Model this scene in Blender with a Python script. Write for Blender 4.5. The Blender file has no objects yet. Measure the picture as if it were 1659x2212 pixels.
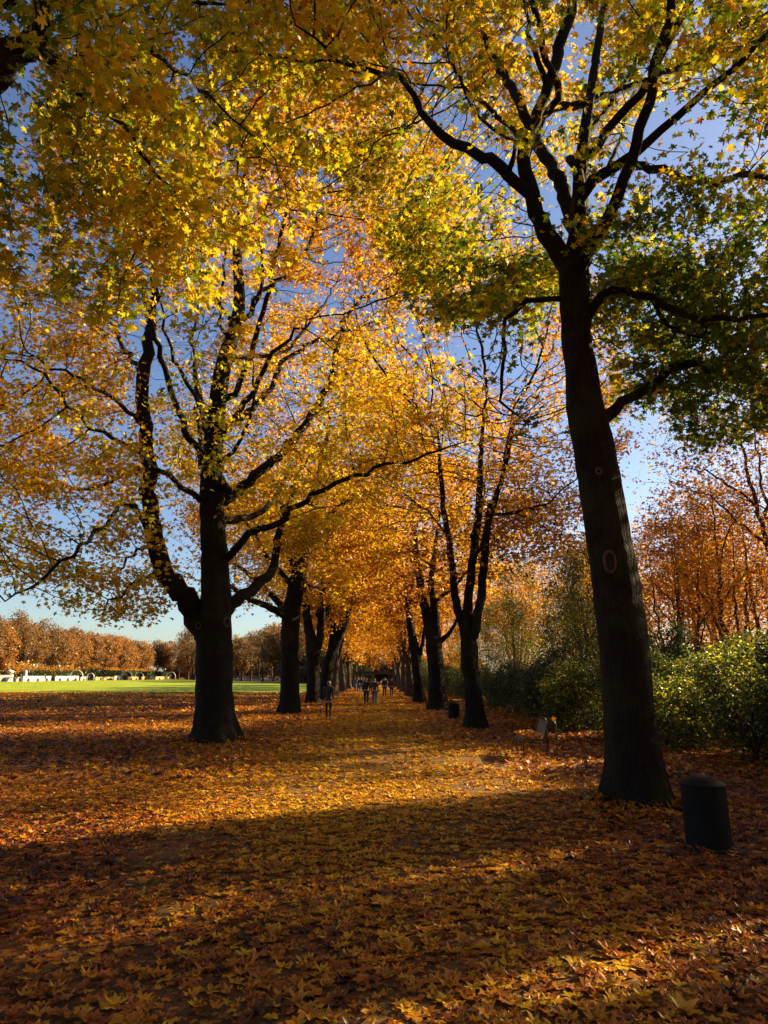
import bpy, bmesh, math, random
import numpy as np
from mathutils import Vector, Matrix
R = math.radians
C = bpy.context.scene.collection
rng = np.random.default_rng(11)
random.seed(5)

# ---------------------------------------------------------------- camera numbers (used to measure places from the photograph)
F, CX, CY, H, PITCH = 1475.0, 829.5, 1106.0, 1.85, R(13.5)
CP, SP = math.cos(PITCH), math.sin(PITCH)
SUN_AZ, SUN_EL = R(62), R(24)          # azimuth clockwise from +Y (the way we look)
SUN = np.array([math.sin(SUN_AZ) * math.cos(SUN_EL), math.cos(SUN_AZ) * math.cos(SUN_EL), math.sin(SUN_EL)])

def at(px, py, y):
    """world point seen at a photograph position, at forward distance y"""
    a, b = (px - CX) / F, (CY - py) / F
    s = y / (CP - b * SP)
    return np.array([a * s, y, H + (SP + b * CP) * s])

def on_ground(px, py, z=0.0):
    a, b = (px - CX) / F, (CY - py) / F
    s = (z - H) / (SP + b * CP)
    return np.array([a * s, (CP - b * SP) * s, z])

def wide(w, y):
    return w * y / F * 0.97

# ---------------------------------------------------------------- object helpers
def tag(o, label=None, cat=None, group=None, kind=None):
    if label: o['label'] = label
    if cat: o['category'] = cat
    if group: o['group'] = group
    if kind: o['kind'] = kind
    return o

def empty(name, loc=(0, 0, 0), rz=0.0):
    o = bpy.data.objects.new(name, None)
    o.empty_display_size = 0.3
    C.objects.link(o)
    o.location = [float(v) for v in loc]
    o.rotation_euler = (0, 0, rz)
    return o

def link(name, me, mat=None, parent=None, loc=None):
    o = bpy.data.objects.new(name, me)
    C.objects.link(o)
    if mat is not None and not me.materials:
        for m in (mat if isinstance(mat, (list, tuple)) else [mat]):
            me.materials.append(m)
    if parent is not None: o.parent = parent
    if loc is not None: o.location = [float(v) for v in loc]
    return o

def copy_tree(o, parent=None):
    c = o.copy(); C.objects.link(c); c.parent = parent
    for ch in list(o.children):
        copy_tree(ch, c)
    return c

def np_mesh(name, V, faces, attrs=None, smooth=False, matidx=None):
    """V (n,3); faces: int array (m,k)"""
    me = bpy.data.meshes.new(name)
    V = np.asarray(V, np.float32); faces = np.asarray(faces, np.int32)
    m, k = faces.shape
    me.vertices.add(len(V)); me.vertices.foreach_set('co', V.ravel())
    me.loops.add(m * k); me.loops.foreach_set('vertex_index', faces.ravel())
    me.polygons.add(m)
    me.polygons.foreach_set('loop_start', np.arange(0, m * k, k, dtype=np.int32))
    if smooth:
        me.polygons.foreach_set('use_smooth', np.ones(m, bool))
    if matidx is not None:
        me.polygons.foreach_set('material_index', np.asarray(matidx, np.int32))
    me.update(calc_edges=True)
    for n, a in (attrs or {}).items():
        at_ = me.attributes.new(n, 'FLOAT', 'POINT')
        at_.data.foreach_set('value', np.asarray(a, np.float32))
    return me

class MB:
    """collects simple solids and links them as one mesh"""
    def __init__(s): s.bm = bmesh.new()
    def box(s, c, d, rz=0.0, bev=0.0, rot=None):
        r = bmesh.ops.create_cube(s.bm, size=1.0)
        M = Matrix.Translation(c) @ (rot.to_4x4() if rot else Matrix.Rotation(rz, 4, 'Z')) @ Matrix.Diagonal((d[0], d[1], d[2], 1))
        bmesh.ops.transform(s.bm, matrix=M, verts=r['verts'])
        if bev:
            es = list({e for v in r['verts'] for e in v.link_edges})
            bmesh.ops.bevel(s.bm, geom=es, offset=bev, segments=2, affect='EDGES', profile=.6)
        return s
    def lathe(s, prof, c=(0, 0, 0), n=32, cap=True, sq=(1, 1)):
        rings = []
        for r, z in prof:
            rings.append([s.bm.verts.new((c[0] + sq[0] * r * math.cos(2 * math.pi * i / n), c[1] + sq[1] * r * math.sin(2 * math.pi * i / n), c[2] + z)) for i in range(n)])
        for a, b in zip(rings, rings[1:]):
            for i in range(n):
                s.bm.faces.new((a[i], a[(i + 1) % n], b[(i + 1) % n], b[i]))
        if cap:
            s.bm.faces.new(rings[0][::-1]); s.bm.faces.new(rings[-1])
        return s
    def tube(s, pts, r, n=8, closed=False):
        pts = [Vector(p) for p in pts]
        rr = r if isinstance(r, (list, tuple)) else [r] * len(pts)
        rings = []; up = None
        for i, p in enumerate(pts):
            if closed: t = (pts[(i + 1) % len(pts)] - pts[i - 1]).normalized()
            else: t = (pts[min(i + 1, len(pts) - 1)] - pts[max(i - 1, 0)]).normalized()
            if up is None: up = t.orthogonal().normalized()
            up = (up - t * up.dot(t)).normalized(); w = t.cross(up)
            rings.append([s.bm.verts.new(p + (up * math.cos(2 * math.pi * k / n) + w * math.sin(2 * math.pi * k / n)) * rr[i]) for k in range(n)])
        prs = list(zip(rings, rings[1:]))
        if closed: prs.append((rings[-1], rings[0]))
        for a, b in prs:
            for i in range(n): s.bm.faces.new((a[i], a[(i + 1) % n], b[(i + 1) % n], b[i]))
        if not closed:
            s.bm.faces.new(rings[0][::-1]); s.bm.faces.new(rings[-1])
        return s
    def build(s, name, mat, parent=None, smooth=False, loc=None):
        bmesh.ops.recalc_face_normals(s.bm, faces=s.bm.faces[:])
        me = bpy.data.meshes.new(name); s.bm.to_mesh(me); s.bm.free()
        if smooth:
            for p in me.polygons: p.use_smooth = True
        return link(name, me, mat, parent, loc)

# ---------------------------------------------------------------- smooth pseudo-noise
_K = rng.normal(size=(10, 3)); _PH = rng.uniform(0, 6.28, 10)
def noise3(p, s=1.0, seed=0.0):
    p = np.asarray(p, float) * s
    return np.sin(p @ _K.T * 1.3 + _PH + seed * (1 + np.arange(10) * .37)).sum(-1) / 4.5      # about -1..1

# ---------------------------------------------------------------- materials
def nt(name):
    m = bpy.data.materials.new(name); m.use_nodes = True
    n = m.node_tree; n.nodes.clear()
    return m, n.nodes, n.links, n.nodes.new('ShaderNodeOutputMaterial')
def ramp(nodes, stops, interp='LINEAR'):
    r = nodes.new('ShaderNodeValToRGB'); e = r.color_ramp; e.interpolation = interp
    while len(e.elements) < len(stops): e.elements.new(0.5)
    for el, (p, c) in zip(e.elements, stops):
        el.position = p; el.color = (c[0], c[1], c[2], 1)
    return r
def noise(nodes, links, coord, scale, detail=4, rough=.6, mapping=None):
    t = nodes.new('ShaderNodeTexNoise'); t.inputs['Scale'].default_value = scale
    t.inputs['Detail'].default_value = detail; t.inputs['Roughness'].default_value = rough
    if mapping:
        mp = nodes.new('ShaderNodeMapping'); mp.inputs['Scale'].default_value = mapping
        links.new(coord, mp.inputs['Vector']); links.new(mp.outputs[0], t.inputs['Vector'])
    else: links.new(coord, t.inputs['Vector'])
    return t

LEAF_STOPS = [(0, (.04, .085, .004)), (.2, (.12, .18, .005)), (.38, (.54, .47, .006)), (.58, (.80, .44, .006)), (.78, (.56, .19, .006)), (1, (.15, .05, .012))]
def leaf_material(name, stops=LEAF_STOPS, trans=.5, gloss=.04):
    m, N, L, out = nt(name)
    a = N.new('ShaderNodeAttribute'); a.attribute_name = 't'
    r = ramp(N, stops); L.new(a.outputs['Fac'], r.inputs['Fac'])
    d = N.new('ShaderNodeBsdfDiffuse'); tr = N.new('ShaderNodeBsdfTranslucent')
    L.new(r.outputs['Color'], d.inputs['Color'])
    g = N.new('ShaderNodeGamma'); g.inputs['Gamma'].default_value = .85
    L.new(r.outputs['Color'], g.inputs['Color']); L.new(g.outputs[0], tr.inputs['Color'])
    mx = N.new('ShaderNodeMixShader'); mx.inputs[0].default_value = trans
    L.new(d.outputs[0], mx.inputs[1]); L.new(tr.outputs[0], mx.inputs[2])
    gl = N.new('ShaderNodeBsdfGlossy'); gl.inputs['Roughness'].default_value = .45
    m2 = N.new('ShaderNodeMixShader'); m2.inputs[0].default_value = gloss
    L.new(mx.outputs[0], m2.inputs[1]); L.new(gl.outputs[0], m2.inputs[2]); L.new(m2.outputs[0], out.inputs['Surface'])
    return m

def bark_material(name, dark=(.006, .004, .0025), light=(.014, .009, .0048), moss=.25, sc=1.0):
    m, N, L, out = nt(name)
    tc = N.new('ShaderNodeTexCoord')
    n1 = noise(N, L, tc.outputs['Object'], 16 * sc, 6, .65, (1, 1, .10))
    v = N.new('ShaderNodeTexVoronoi'); v.feature = 'DISTANCE_TO_EDGE'; v.inputs['Scale'].default_value = 20 * sc
    mp = N.new('ShaderNodeMapping'); mp.inputs['Scale'].default_value = (1, 1, .09)
    n0 = noise(N, L, tc.outputs['Object'], 3, 3)
    ad = N.new('ShaderNodeMixRGB'); ad.inputs[0].default_value = .12
    L.new(tc.outputs['Object'], ad.inputs[1]); L.new(n0.outputs['Color'], ad.inputs[2])
    L.new(ad.outputs[0], mp.inputs['Vector']); L.new(mp.outputs[0], v.inputs['Vector'])
    vr = ramp(N, [(0, (0, 0, 0)), (.18, (1, 1, 1))]); L.new(v.outputs['Distance'], vr.inputs['Fac'])
    mu = N.new('ShaderNodeMath'); mu.operation = 'MULTIPLY'
    L.new(vr.outputs['Color'], mu.inputs[0]); L.new(n1.outputs['Fac'], mu.inputs[1])
    cr = ramp(N, [(.1, dark), (.62, light)]); L.new(mu.outputs[0], cr.inputs['Fac'])
    n2 = noise(N, L, tc.outputs['Object'], 1.3, 4)
    mr = ramp(N, [(.48, (0, 0, 0)), (.7, (moss, moss, moss))]); L.new(n2.outputs['Fac'], mr.inputs['Fac'])
    mm = N.new('ShaderNodeMixRGB'); L.new(mr.outputs['Color'], mm.inputs[0]); L.new(cr.outputs['Color'], mm.inputs[1])
    mm.inputs[2].default_value = (.06, .075, .018, 1)
    b = N.new('ShaderNodeBsdfPrincipled'); b.inputs['Roughness'].default_value = .9
    b.inputs['Specular IOR Level'].default_value = .2
    L.new(mm.outputs[0], b.inputs['Base Color'])
    bp = N.new('ShaderNodeBump'); bp.inputs['Strength'].default_value = .9; bp.inputs['Distance'].default_value = .035
    L.new(mu.outputs[0], bp.inputs['Height']); L.new(bp.outputs[0], b.inputs['Normal'])
    L.new(b.outputs[0], out.inputs['Surface'])
    return m

def plain(name, col, rough=.6, metal=0.0, var=.25, scale=14, spec=.5, bump=0.0):
    m, N, L, out = nt(name)
    tc = N.new('ShaderNodeTexCoord'); n = noise(N, L, tc.outputs['Object'], scale, 5)
    lo = tuple(c * (1 - var) for c in col); hi = tuple(min(1, c * (1 + var)) for c in col)
    r = ramp(N, [(.3, lo), (.7, hi)]); L.new(n.outputs['Fac'], r.inputs['Fac'])
    b = N.new('ShaderNodeBsdfPrincipled'); b.inputs['Roughness'].default_value = rough
    b.inputs['Metallic'].default_value = metal; b.inputs['Specular IOR Level'].default_value = spec
    L.new(r.outputs['Color'], b.inputs['Base Color'])
    if bump:
        bp = N.new('ShaderNodeBump'); bp.inputs['Strength'].default_value = bump; bp.inputs['Distance'].default_value = .01
        L.new(n.outputs['Fac'], bp.inputs['Height']); L.new(bp.outputs[0], b.inputs['Normal'])
    L.new(b.outputs[0], out.inputs['Surface'])
    return m

M_LEAF = leaf_material('autumn leaf')
M_FALLEN = leaf_material('fallen leaf', [(0, (.68, .39, .007)), (.3, (.58, .235, .005)), (.6, (.34, .085, .004)), (.82, (.12, .03, .008)), (1, (.06, .025, .01))], trans=.3, gloss=.06)
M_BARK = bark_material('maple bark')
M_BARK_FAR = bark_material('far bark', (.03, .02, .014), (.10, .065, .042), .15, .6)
# ---------------------------------------------------------------- tree skeletons
def spline(P, Rr, step):
    P = np.asarray(P, float); Rr = np.asarray(Rr, float)
    if len(P) == 2:
        P = np.array([P[0], (P[0] + P[1]) / 2, P[1]]); Rr = np.array([Rr[0], Rr.mean(), Rr[1]])
    Q = np.vstack([2 * P[0] - P[1], P, 2 * P[-1] - P[-2]])
    out, ro = [], []
    for i in range(len(P) - 1):
        p0, p1, p2, p3 = Q[i:i + 4]
        n = max(1, int(round(np.linalg.norm(p2 - p1) / step)))
        for k in range(n):
            t = k / n
            out.append(.5 * (2 * p1 + (p2 - p0) * t + (2 * p0 - 5 * p1 + 4 * p2 - p3) * t * t + (3 * p1 - p0 - 3 * p2 + p3) * t ** 3))
            ro.append(Rr[i] * (1 - t) + Rr[i + 1] * t)
    out.append(P[-1]); ro.append(Rr[-1])
    return np.array(out), np.array(ro)

class Skel:
    def __init__(s): s.p, s.par, s.r = [], [], []
    def chain(s, P, Rr, step=.3, root=False, wob=.03):
        P, Rr = spline(P, Rr, step)
        if root: idx = -1; st = 0
        else:
            A = np.array(s.p); d = ((A - P[0]) ** 2).sum(1); idx = int(d.argmin()); st = 1
        for i in range(st, len(P)):
            q = P[i] + (rng.normal(size=3) * wob if (i > 1 and wob) else 0)
            s.p.append(q); s.par.append(idx); s.r.append(Rr[i]); idx = len(s.p) - 1
        return idx
    def grow(s, A, step=.33, kill=.55, infl=4.0, iters=90, jit=.12, trop=(0, 0, .08), cap=14000):
        A = np.asarray(A, np.float32); P = np.array(s.p, np.float32)
        best = np.full(len(A), 1e9, np.float32); who = np.zeros(len(A), int)
        new = np.arange(len(P)); trop = np.array(trop)
        allp = [P]; nb = len(P)
        for it in range(iters):
            Pn = P[new]
            for c0 in range(0, len(Pn), 1500):
                B = Pn[c0:c0 + 1500]
                D = (A ** 2).sum(1)[:, None] + (B ** 2).sum(1)[None] - 2 * A @ B.T
                j = D.argmin(1); dm = D[np.arange(len(A)), j]
                u = dm < best; best[u] = dm[u]; who[u] = new[c0 + j[u]]
            keep = best > kill * kill
            A, best, who = A[keep], best[keep], who[keep]
            if len(A) < 3 or len(P) > cap: break
            sel = best < infl * infl
            if not sel.any(): break
            w = who[sel]; d = A[sel] - P[w]; d /= np.linalg.norm(d, axis=1)[:, None] + 1e-6
            acc = np.zeros((len(P), 3)); np.add.at(acc, w, d)
            idx = np.unique(w)
            v = acc[idx]; v /= np.linalg.norm(v, axis=1)[:, None] + 1e-6
            v += trop + rng.normal(size=v.shape) * jit; v /= np.linalg.norm(v, axis=1)[:, None] + 1e-6
            q = P[idx] + v * step
            D = (q ** 2).sum(1)[:, None] + (P ** 2).sum(1)[None] - 2 * q.astype(np.float32) @ P.T
            ok = D.min(1) > (.45 * step) ** 2
            if not ok.any(): break
            q, idx = q[ok], idx[ok]
            n0 = len(P); P = np.vstack([P, q.astype(np.float32)])
            s.par += idx.tolist(); s.r += [0.0] * len(q)
            new = np.arange(n0, len(P))
        s.p = [x for x in P.astype(float)]
    def finish(s, tip=.006, pw=2.12):
        n = len(s.p); par = np.array(s.par); r = np.zeros(n); spec = np.array(s.r)
        acc = np.zeros(n); kids = [[] for _ in range(n)]
        order = range(n - 1, -1, -1)
        for i in order:
            r[i] = spec[i] if spec[i] > 0 else max(tip, acc[i] ** (1 / pw))
            if par[i] >= 0:
                acc[par[i]] += r[i] ** pw if spec[i] == 0 else 0
                kids[par[i]].append(i)
        for i in range(n):                       # no child thicker than its parent
            if par[i] >= 0: r[i] = min(r[i], r[par[i]] * 1.02)
        s.R = r; s.kids = kids; s.P = np.array(s.p); s.PAR = par
        return s

def tube_mesh(sk, name, flute=0.0, flare=0.0, minr=0.0, coarse=1.0, flare_h=.45):
    P, Rr, kids, par = sk.P, sk.R, sk.kids, sk.PAR
    VV, FF, nv = [], [], 0
    starts = [i for i in range(len(P)) if par[i] < 0]
    stack = [(i, -1) for i in starts]
    while stack:
        i, pa = stack.pop()
        ch = [i]
        while kids[ch[-1]]:
            ks = kids[ch[-1]]; m = max(ks, key=lambda k: Rr[k])
            for k in ks:
                if k != m: stack.append((k, ch[-1]))
            ch.append(m)
        pts = P[ch]; rad = Rr[ch].copy()
        if pa >= 0:
            pts = np.vstack([P[pa], pts]); r0 = min(Rr[pa], rad[0] * 1.35)
            rad = np.concatenate([[r0], rad])
        if rad.max() < minr or len(pts) < 2: continue
        rad[-1] *= .4
        mr = rad.max()
        k = 26 if mr > .25 else 14 if mr > .12 else 8 if mr > .05 else 5 if mr > .015 else 3
        k = max(3, int(k * coarse))
        T = np.gradient(pts, axis=0); T /= np.linalg.norm(T, axis=1)[:, None] + 1e-9
        avg = T.mean(0); ref = np.cross(avg, [.31, .95, .05])
        if np.linalg.norm(ref) < .2: ref = np.cross(avg, [1, 0, .1])
        Nn = np.cross(T, ref); Nn /= np.linalg.norm(Nn, axis=1)[:, None] + 1e-9
        B = np.cross(T, Nn)
        th = np.arange(k) * 2 * np.pi / k
        rr = rad[:, None] * np.ones((1, k))
        z = pts[:, 2:3]
        if flute and mr > .1:
            rr = rr * (1 + flute * (np.sin(3 * th + .9 + z * .35) * .8 + .7 * np.sin(2 * th + 2 + z * .22) + .45 * np.sin(7 * th + z * .9) + .35 * np.sin(11 * th - z * 1.7)))
        if flare and pa < 0:
            h = np.maximum(z - pts[0, 2] - .12, 0)
            rr = rr * (1 + flare * np.exp(-h / flare_h) * (.55 + .5 * np.sin(5 * th + 1.1) ** 2 + .35 * np.sin(2 * th + .4)))
        ring = pts[:, None, :] + (Nn[:, None, :] * np.cos(th)[None, :, None] + B[:, None, :] * np.sin(th)[None, :, None]) * rr[..., None]
        m = len(pts); VV.append(ring.reshape(-1, 3))
        a = np.arange(m - 1)[:, None] * k; b = np.arange(k)[None]; b2 = (b + 1) % k
        FF.append(np.stack([a + b, a + b2, a + k + b2, a + k + b], -1).reshape(-1, 4) + nv)
        nv += m * k
    return np_mesh(name, np.vstack(VV), np.vstack(FF), smooth=True)

# ---------------------------------------------------------------- leaves
_half = [(.42, .0), (.27, .28), (.58, .60), (.2, .60)]
_out = [(0, .1)] + _half + [(0, 1.0)] + [(-x, y) for x, y in _half[::-1]]
T_MAPLE = (np.array([(0, .36)] + _out), np.array([(0, i + 1, (i + 1) % 10 + 1) for i in range(10)]))
_h2 = [(.10, .03), (.36, -.08), (.34, .10), (.22, .22), (.50, .28), (.64, .56), (.40, .50), (.20, .46), (.30, .74), (.14, .70)]
_o2 = [(0, .08)] + _h2 + [(0, 1.02)] + [(-x, y) for x, y in _h2[::-1]]
T_MAPLE2 = (np.array([(0, .33)] + _o2), np.array([(0, i + 1, (i + 1) % 22 + 1) for i in range(22)]))
T_MID = (np.array([(0, .0), (.5, .22), (.2, .5), (0, 1.0), (-.2, .5), (-.5, .22)]), np.array([(0, 1, 2), (0, 2, 3), (0, 3, 4), (0, 4, 5)]))
T_OVAL = (np.array([(0, 0), (.3, .45), (0, 1.0), (-.3, .45)]), np.array([(0, 1, 2), (0, 2, 3)]))
T_FAR = (np.array([(-.35, .05), (.45, .2), (.25, .95), (-.4, .8)]), np.array([(0, 1, 2), (0, 2, 3)]))

def leaves_mesh(name, pos, size, t, tmpl, normal=None, tilt=.75, droop=.35, curl=-.35, yaw=None, crumple=0.0, squash=1.0):
    T, Fc = tmpl; n = len(pos); K = len(T)
    size = np.broadcast_to(size, (n,)).astype(float)
    nz = np.tile([0, 0, 1.0], (n, 1)) if normal is None else np.asarray(normal, float).copy()
    nz = nz + rng.normal(size=(n, 3)) * tilt
    nz /= np.linalg.norm(nz, axis=1)[:, None] + 1e-9
    ya = rng.uniform(0, 2 * np.pi, n) if yaw is None else yaw
    d = np.stack([np.cos(ya), np.sin(ya), np.full(n, -droop)], 1)
    d -= nz * (d * nz).sum(1)[:, None]; d /= np.linalg.norm(d, axis=1)[:, None] + 1e-9
    x = np.cross(d, nz)
    tx = T[:, 0][None] * size[:, None] * squash; ty = (T[:, 1] - .1)[None] * size[:, None]
    r2 = (T[:, 0] ** 2 + (T[:, 1] - .4) ** 2)
    cu = rng.normal(curl, abs(curl) * .8 + .05, n)
    tz = r2[None] * cu[:, None] * size[:, None]
    if crumple: tz = tz + rng.normal(size=(n, K)) * crumple * size[:, None]
    V = pos[:, None, :] + x[:, None] * tx[..., None] + d[:, None] * ty[..., None] + nz[:, None] * tz[..., None]
    F_ = (Fc[None] + (np.arange(n) * K)[:, None, None]).reshape(-1, 3)
    return np_mesh(name, V.reshape(-1, 3), F_, {'t': np.repeat(t, K)})

def crown_leaves(sk, name, count, size, tmpl, tfun, rmax=.016, spread=.22, tilt=.75, zmin=-1e9, cut=None, clump=.0, extra=None, tj=.07):
    c = np.where((sk.R < rmax) & (sk.P[:, 2] > zmin))[0]
    w = np.ones(len(c))
    if clump:
        w = np.clip(.55 + clump * noise3(sk.P[c], .8, 3.1) + .5 * clump * noise3(sk.P[c], 2.1, 1.1), .01, None)
    if cut is not None: w = w * cut(sk.P[c])
    w /= w.sum()
    pick = rng.choice(c, count, p=w)
    off = rng.normal(size=(count, 3)) * spread * np.array([1, 1, .8]); off[:, 2] -= spread * .35
    pos = sk.P[pick] + off
    t = np.clip(tfun(pos) + rng.normal(size=count) * tj, 0, 1)
    sz = size * rng.uniform(.45, 1.3, count)
    return leaves_mesh(name, pos, sz, t, tmpl, tilt=tilt, squash=rng.uniform(.7, 1.1, count)[:, None])

def blob(c, r, n, noise_s=.35, thr=-.35, hollow=.0, seed=0.0):
    out = []
    c = np.array(c, float); r = np.array(r, float); tot = 0
    while tot < n:
        q = rng.uniform(-1, 1, (n * 3, 3)); d = (q ** 2).sum(1)
        q = q[(d < 1) & (d > hollow ** 2)]
        p = c + q * r
        p = p[noise3(p, noise_s, seed) > thr]
        out.append(p); tot += len(p)
        if not len(p): break
    return np.vstack(out)[:n]

def tree_object(name, base, sk, crown_me, label, cat='tree', group=None, mat=None, flute=0, flare=0, local=True, minr=0, coarse=1.0, leafmat=None, flare_h=.45):
    root = empty(name, base)
    tag(root, label, cat, group)
    tm = tube_mesh(sk, 'trunk', flute, flare, minr, coarse, flare_h)
    b = np.array(base, np.float32)
    for me in (tm, crown_me):
        if me is None: continue
        co = np.empty(len(me.vertices) * 3, np.float32); me.vertices.foreach_get('co', co)
        co = (co.reshape(-1, 3) - b).ravel(); me.vertices.foreach_set('co', co); me.update()
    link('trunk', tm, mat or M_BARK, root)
    if crown_me is not None: link('crown', crown_me, leafmat or M_LEAF, root)
    return root

# limbs measured on the photograph: (px, py, width px, distance offset)
def limb(sk, y0, pts, root=False, step=.3, wob=.05):
    P = [at(a, b, y0 + o) for a, b, w, o in pts]
    Rr = [wide(w, y0 + o) / 2 for a, b, w, o in pts]
    return sk.chain(P, Rr, step, root, wob)
# ================================================================ the big maple left of the path
def hero_left():
    y0 = 21.0; sk = Skel()
    base = on_ground(463, 1603)
    y0 = base[1]
    P = [(463, 1610, 84, 0), (463, 1560, 80, 0), (462, 1500, 76, 0), (462, 1400, 78, 0), (466, 1300, 66, 0), (462, 1180, 56, 0), (458, 1080, 52, 0), (460, 980, 46, 0), (470, 880, 40, 0),
         (485, 780, 38, .1), (505, 720, 32, .2), (518, 650, 28, .3), (512, 560, 24, .4), (518, 470, 19, .5), (530, 380, 14, .5), (545, 250, 8, .5)]
    limb(sk, y0, P, root=True, step=.22, wob=.012)
    L = [
     [(452, 1375, 60, 0), (420, 1320, 52, 0), (385, 1275, 45, -.2), (347, 1220, 40, -.4), (328, 1120, 36, -.6), (320, 1000, 32, -.8), (312, 900, 30, -.9), (314, 800, 29, -1), (325, 700, 24, -1), (332, 620, 18, -1), (330, 540, 13, -1), (340, 450, 8, -1)],
     [(470, 1095, 26, 0), (500, 1070, 24, .2), (540, 1040, 22, .5), (600, 985, 20, 1), (655, 920, 18, 1.5), (700, 850, 16, 2), (735, 740, 12, 2.4), (745, 680, 10, 2.6), (800, 640, 8, 3), (860, 620, 5, 3.2)],
     [(470, 950, 16, 0), (490, 923, 15, -.3), (520, 880, 14, -1), (550, 838, 13, -1.6), (590, 763, 10, -2.4), (640, 718, 7, -3), (690, 690, 4, -3.4)],
     [(472, 960, 16, 0), (495, 920, 15, .2), (550, 880, 14, 1.2), (590, 833, 13, 2), (610, 783, 11, 2.5), (650, 753, 10, 3), (725, 723, 7, 3.7), (830, 688, 4, 4.5)],
     [(465, 1230, 20, 0), (487, 1208, 18, 0), (535, 1153, 16, -.8), (600, 1123, 14, -1.6), (675, 1073, 12, -2.4), (750, 1033, 10, -3), (830, 1003, 8, -3.6), (920, 990, 6, -4.2), (1000, 955, 3, -4.6)],
     [(480, 1330, 34, 0), (500, 1308, 28, .3), (545, 1273, 24, .8), (585, 1233, 20, 1.4), (598, 1180, 16, 2), (612, 1110, 12, 2.4), (640, 1030, 8, 3), (690, 960, 5, 3.6)],
     [(450, 1098, 16, 0), (430, 1078, 14, -.3), (390, 1048, 13, -1), (340, 1013, 12, -1.8), (280, 968, 11, -2.6), (200, 923, 9, -3.2), (145, 873, 8, -3.8), (100, 808, 7, -4.2), (50, 778, 5, -4.6), (-20, 770, 3, -5)],
     [(325, 1160, 14, -.6), (315, 1138, 13, -.8), (290, 1093, 12, -1.4), (265, 1088, 11, -1.9), (235, 1123, 10, -2.4), (190, 1168, 9, -3), (100, 1243, 7, -3.8), (65, 1273, 6, -4.2), (10, 1298, 4, -4.6)],
     [(320, 1030, 12, -.8), (305, 1015, 11, 0), (250, 1038, 10, 1), (175, 1058, 8, 2), (90, 1025, 7, 2.8), (30, 1010, 6, 3.2), (-30, 980, 4, 3.6)],
     [(314, 930, 12, -.9), (300, 908, 11, -1.4), (240, 858, 10, -2.4), (190, 835, 8, -3.2), (135, 803, 7, -3.8), (60, 760, 4, -4.4)],
     [(314, 800, 13, -1), (300, 793, 12, -.6), (265, 745, 10, .2), (235, 690, 8, .8), (175, 673, 7, 1.4), (100, 638, 5, 2), (0, 608, 3, 2.6)],
     [(460, 960, 14, 0), (445, 923, 12, -.3), (425, 853, 11, -.8), (385, 793, 9, -1.3), (360, 733, 7, -1.7), (352, 653, 5, -2)],
     [(462, 1030, 14, 0), (435, 1003, 12, .4), (428, 903, 11, .9), (422, 803, 9, 1.3), (415, 738, 7, 1.6), (430, 660, 5, 2)],
     [(520, 700, 14, .2), (535, 683, 13, .3), (565, 628, 12, .8), (620, 590, 10, 1.3), (670, 520, 8, 1.8), (700, 450, 6, 2.2), (780, 425, 4, 2.8)],
     [(545, 655, 9, .5), (570, 625, 8, 0), (565, 550, 7, -.4), (560, 490, 6, -.8), (590, 400, 4, -1.2)],
     [(500, 730, 10, .2), (475, 700, 8, -.2), (485, 600, 6, -.8), (487, 540, 5, -1), (510, 470, 3, -1.2)],
     [(330, 700, 9, -1), (345, 640, 7, -1.6), (400, 560, 5, -2.4), (430, 480, 3, -2.8)],
     [(480, 1000, 12, .1), (510, 960, 9, -1), (540, 890, 7, -2), (545, 800, 5, -2.8)],
     [(350, 1235, 10, -.4), (320, 1240, 8, -1), (270, 1275, 6, -1.6), (225, 1315, 4, -2)],
     [(335, 1180, 9, -.5), (300, 1190, 7, .6), (260, 1230, 5, 1.2), (210, 1240, 3, 1.6)],
     [(520, 560, 10, .4), (490, 480, 7, .8), (450, 380, 5, 1.4), (430, 280, 3, 2)],
     [(525, 430, 9, .5), (560, 350, 7, 1), (610, 250, 5, 1.6), (640, 140, 3, 2)]]
    for l in L: limb(sk, y0, l)
    # limbs towards and away from us, so the crown is as deep as it is wide
    for (z, dx, dy, dz, r) in [(6.5, 1.5, 5.5, 3.5, .13), (7.5, -1.5, -5.5, 4, .12), (9.5, -3, 5, 4.5, .1), (10.5, 2.5, -5, 4, .1), (12, 3, 4.5, 5, .08), (13, -2, -4.5, 4, .07)]:
        b0 = np.array([base[0], y0, z]); sk.chain([b0, b0 + np.array([dx, dy, dz * .6]) * .45, b0 + np.array([dx, dy, dz]) * .8, b0 + np.array([dx, dy, dz * 1.15])], [r, r * .75, r * .5, r * .25], .3)
    cx = base[0]
    A = np.vstack([blob((cx + .3, y0, 14.5), (8.4, 7, 9.2), 5600, .3, -.25, .25, 1), blob((cx - 5.5, y0 - 3, 8.0), (5.0, 4.0, 4.2), 1700, .5, -.25, 0, 2),
                   blob((cx - 3.2, y0 - 1.5, 5.4), (3.0, 2.5, 1.9), 420, .6, -.25, 0, 2), blob((cx + 5.0, y0 - 2.5, 8.8), (3.2, 3, 2.3), 500, .5, -.2, 0, 4)])
    A = np.vstack([A] + [blob(at(px, py, y0 + o), (1.6, 1.8, 1.3), nn, .6, -.4, 0, k) for k, (px, py, o, nn) in enumerate([(60, 1150, -3, 160), (150, 1100, -2, 160), (40, 1000, 0, 150), (60, 850, -2, 150), (240, 1310, -1.8, 70), (300, 1270, -1, 60), (40, 700, -3, 150), (120, 600, 0, 150), (30, 560, 1, 150)])])
    A = A[~((np.hypot(A[:, 0] - cx, A[:, 1] - y0) < 2.2) & (A[:, 2] < 8))]
    A = A[A[:, 2] > 3.3]
    sk.grow(A, .36, .6, 4.5, 80, cap=14000); sk.finish(tip=.008, pw=2.05)
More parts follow.
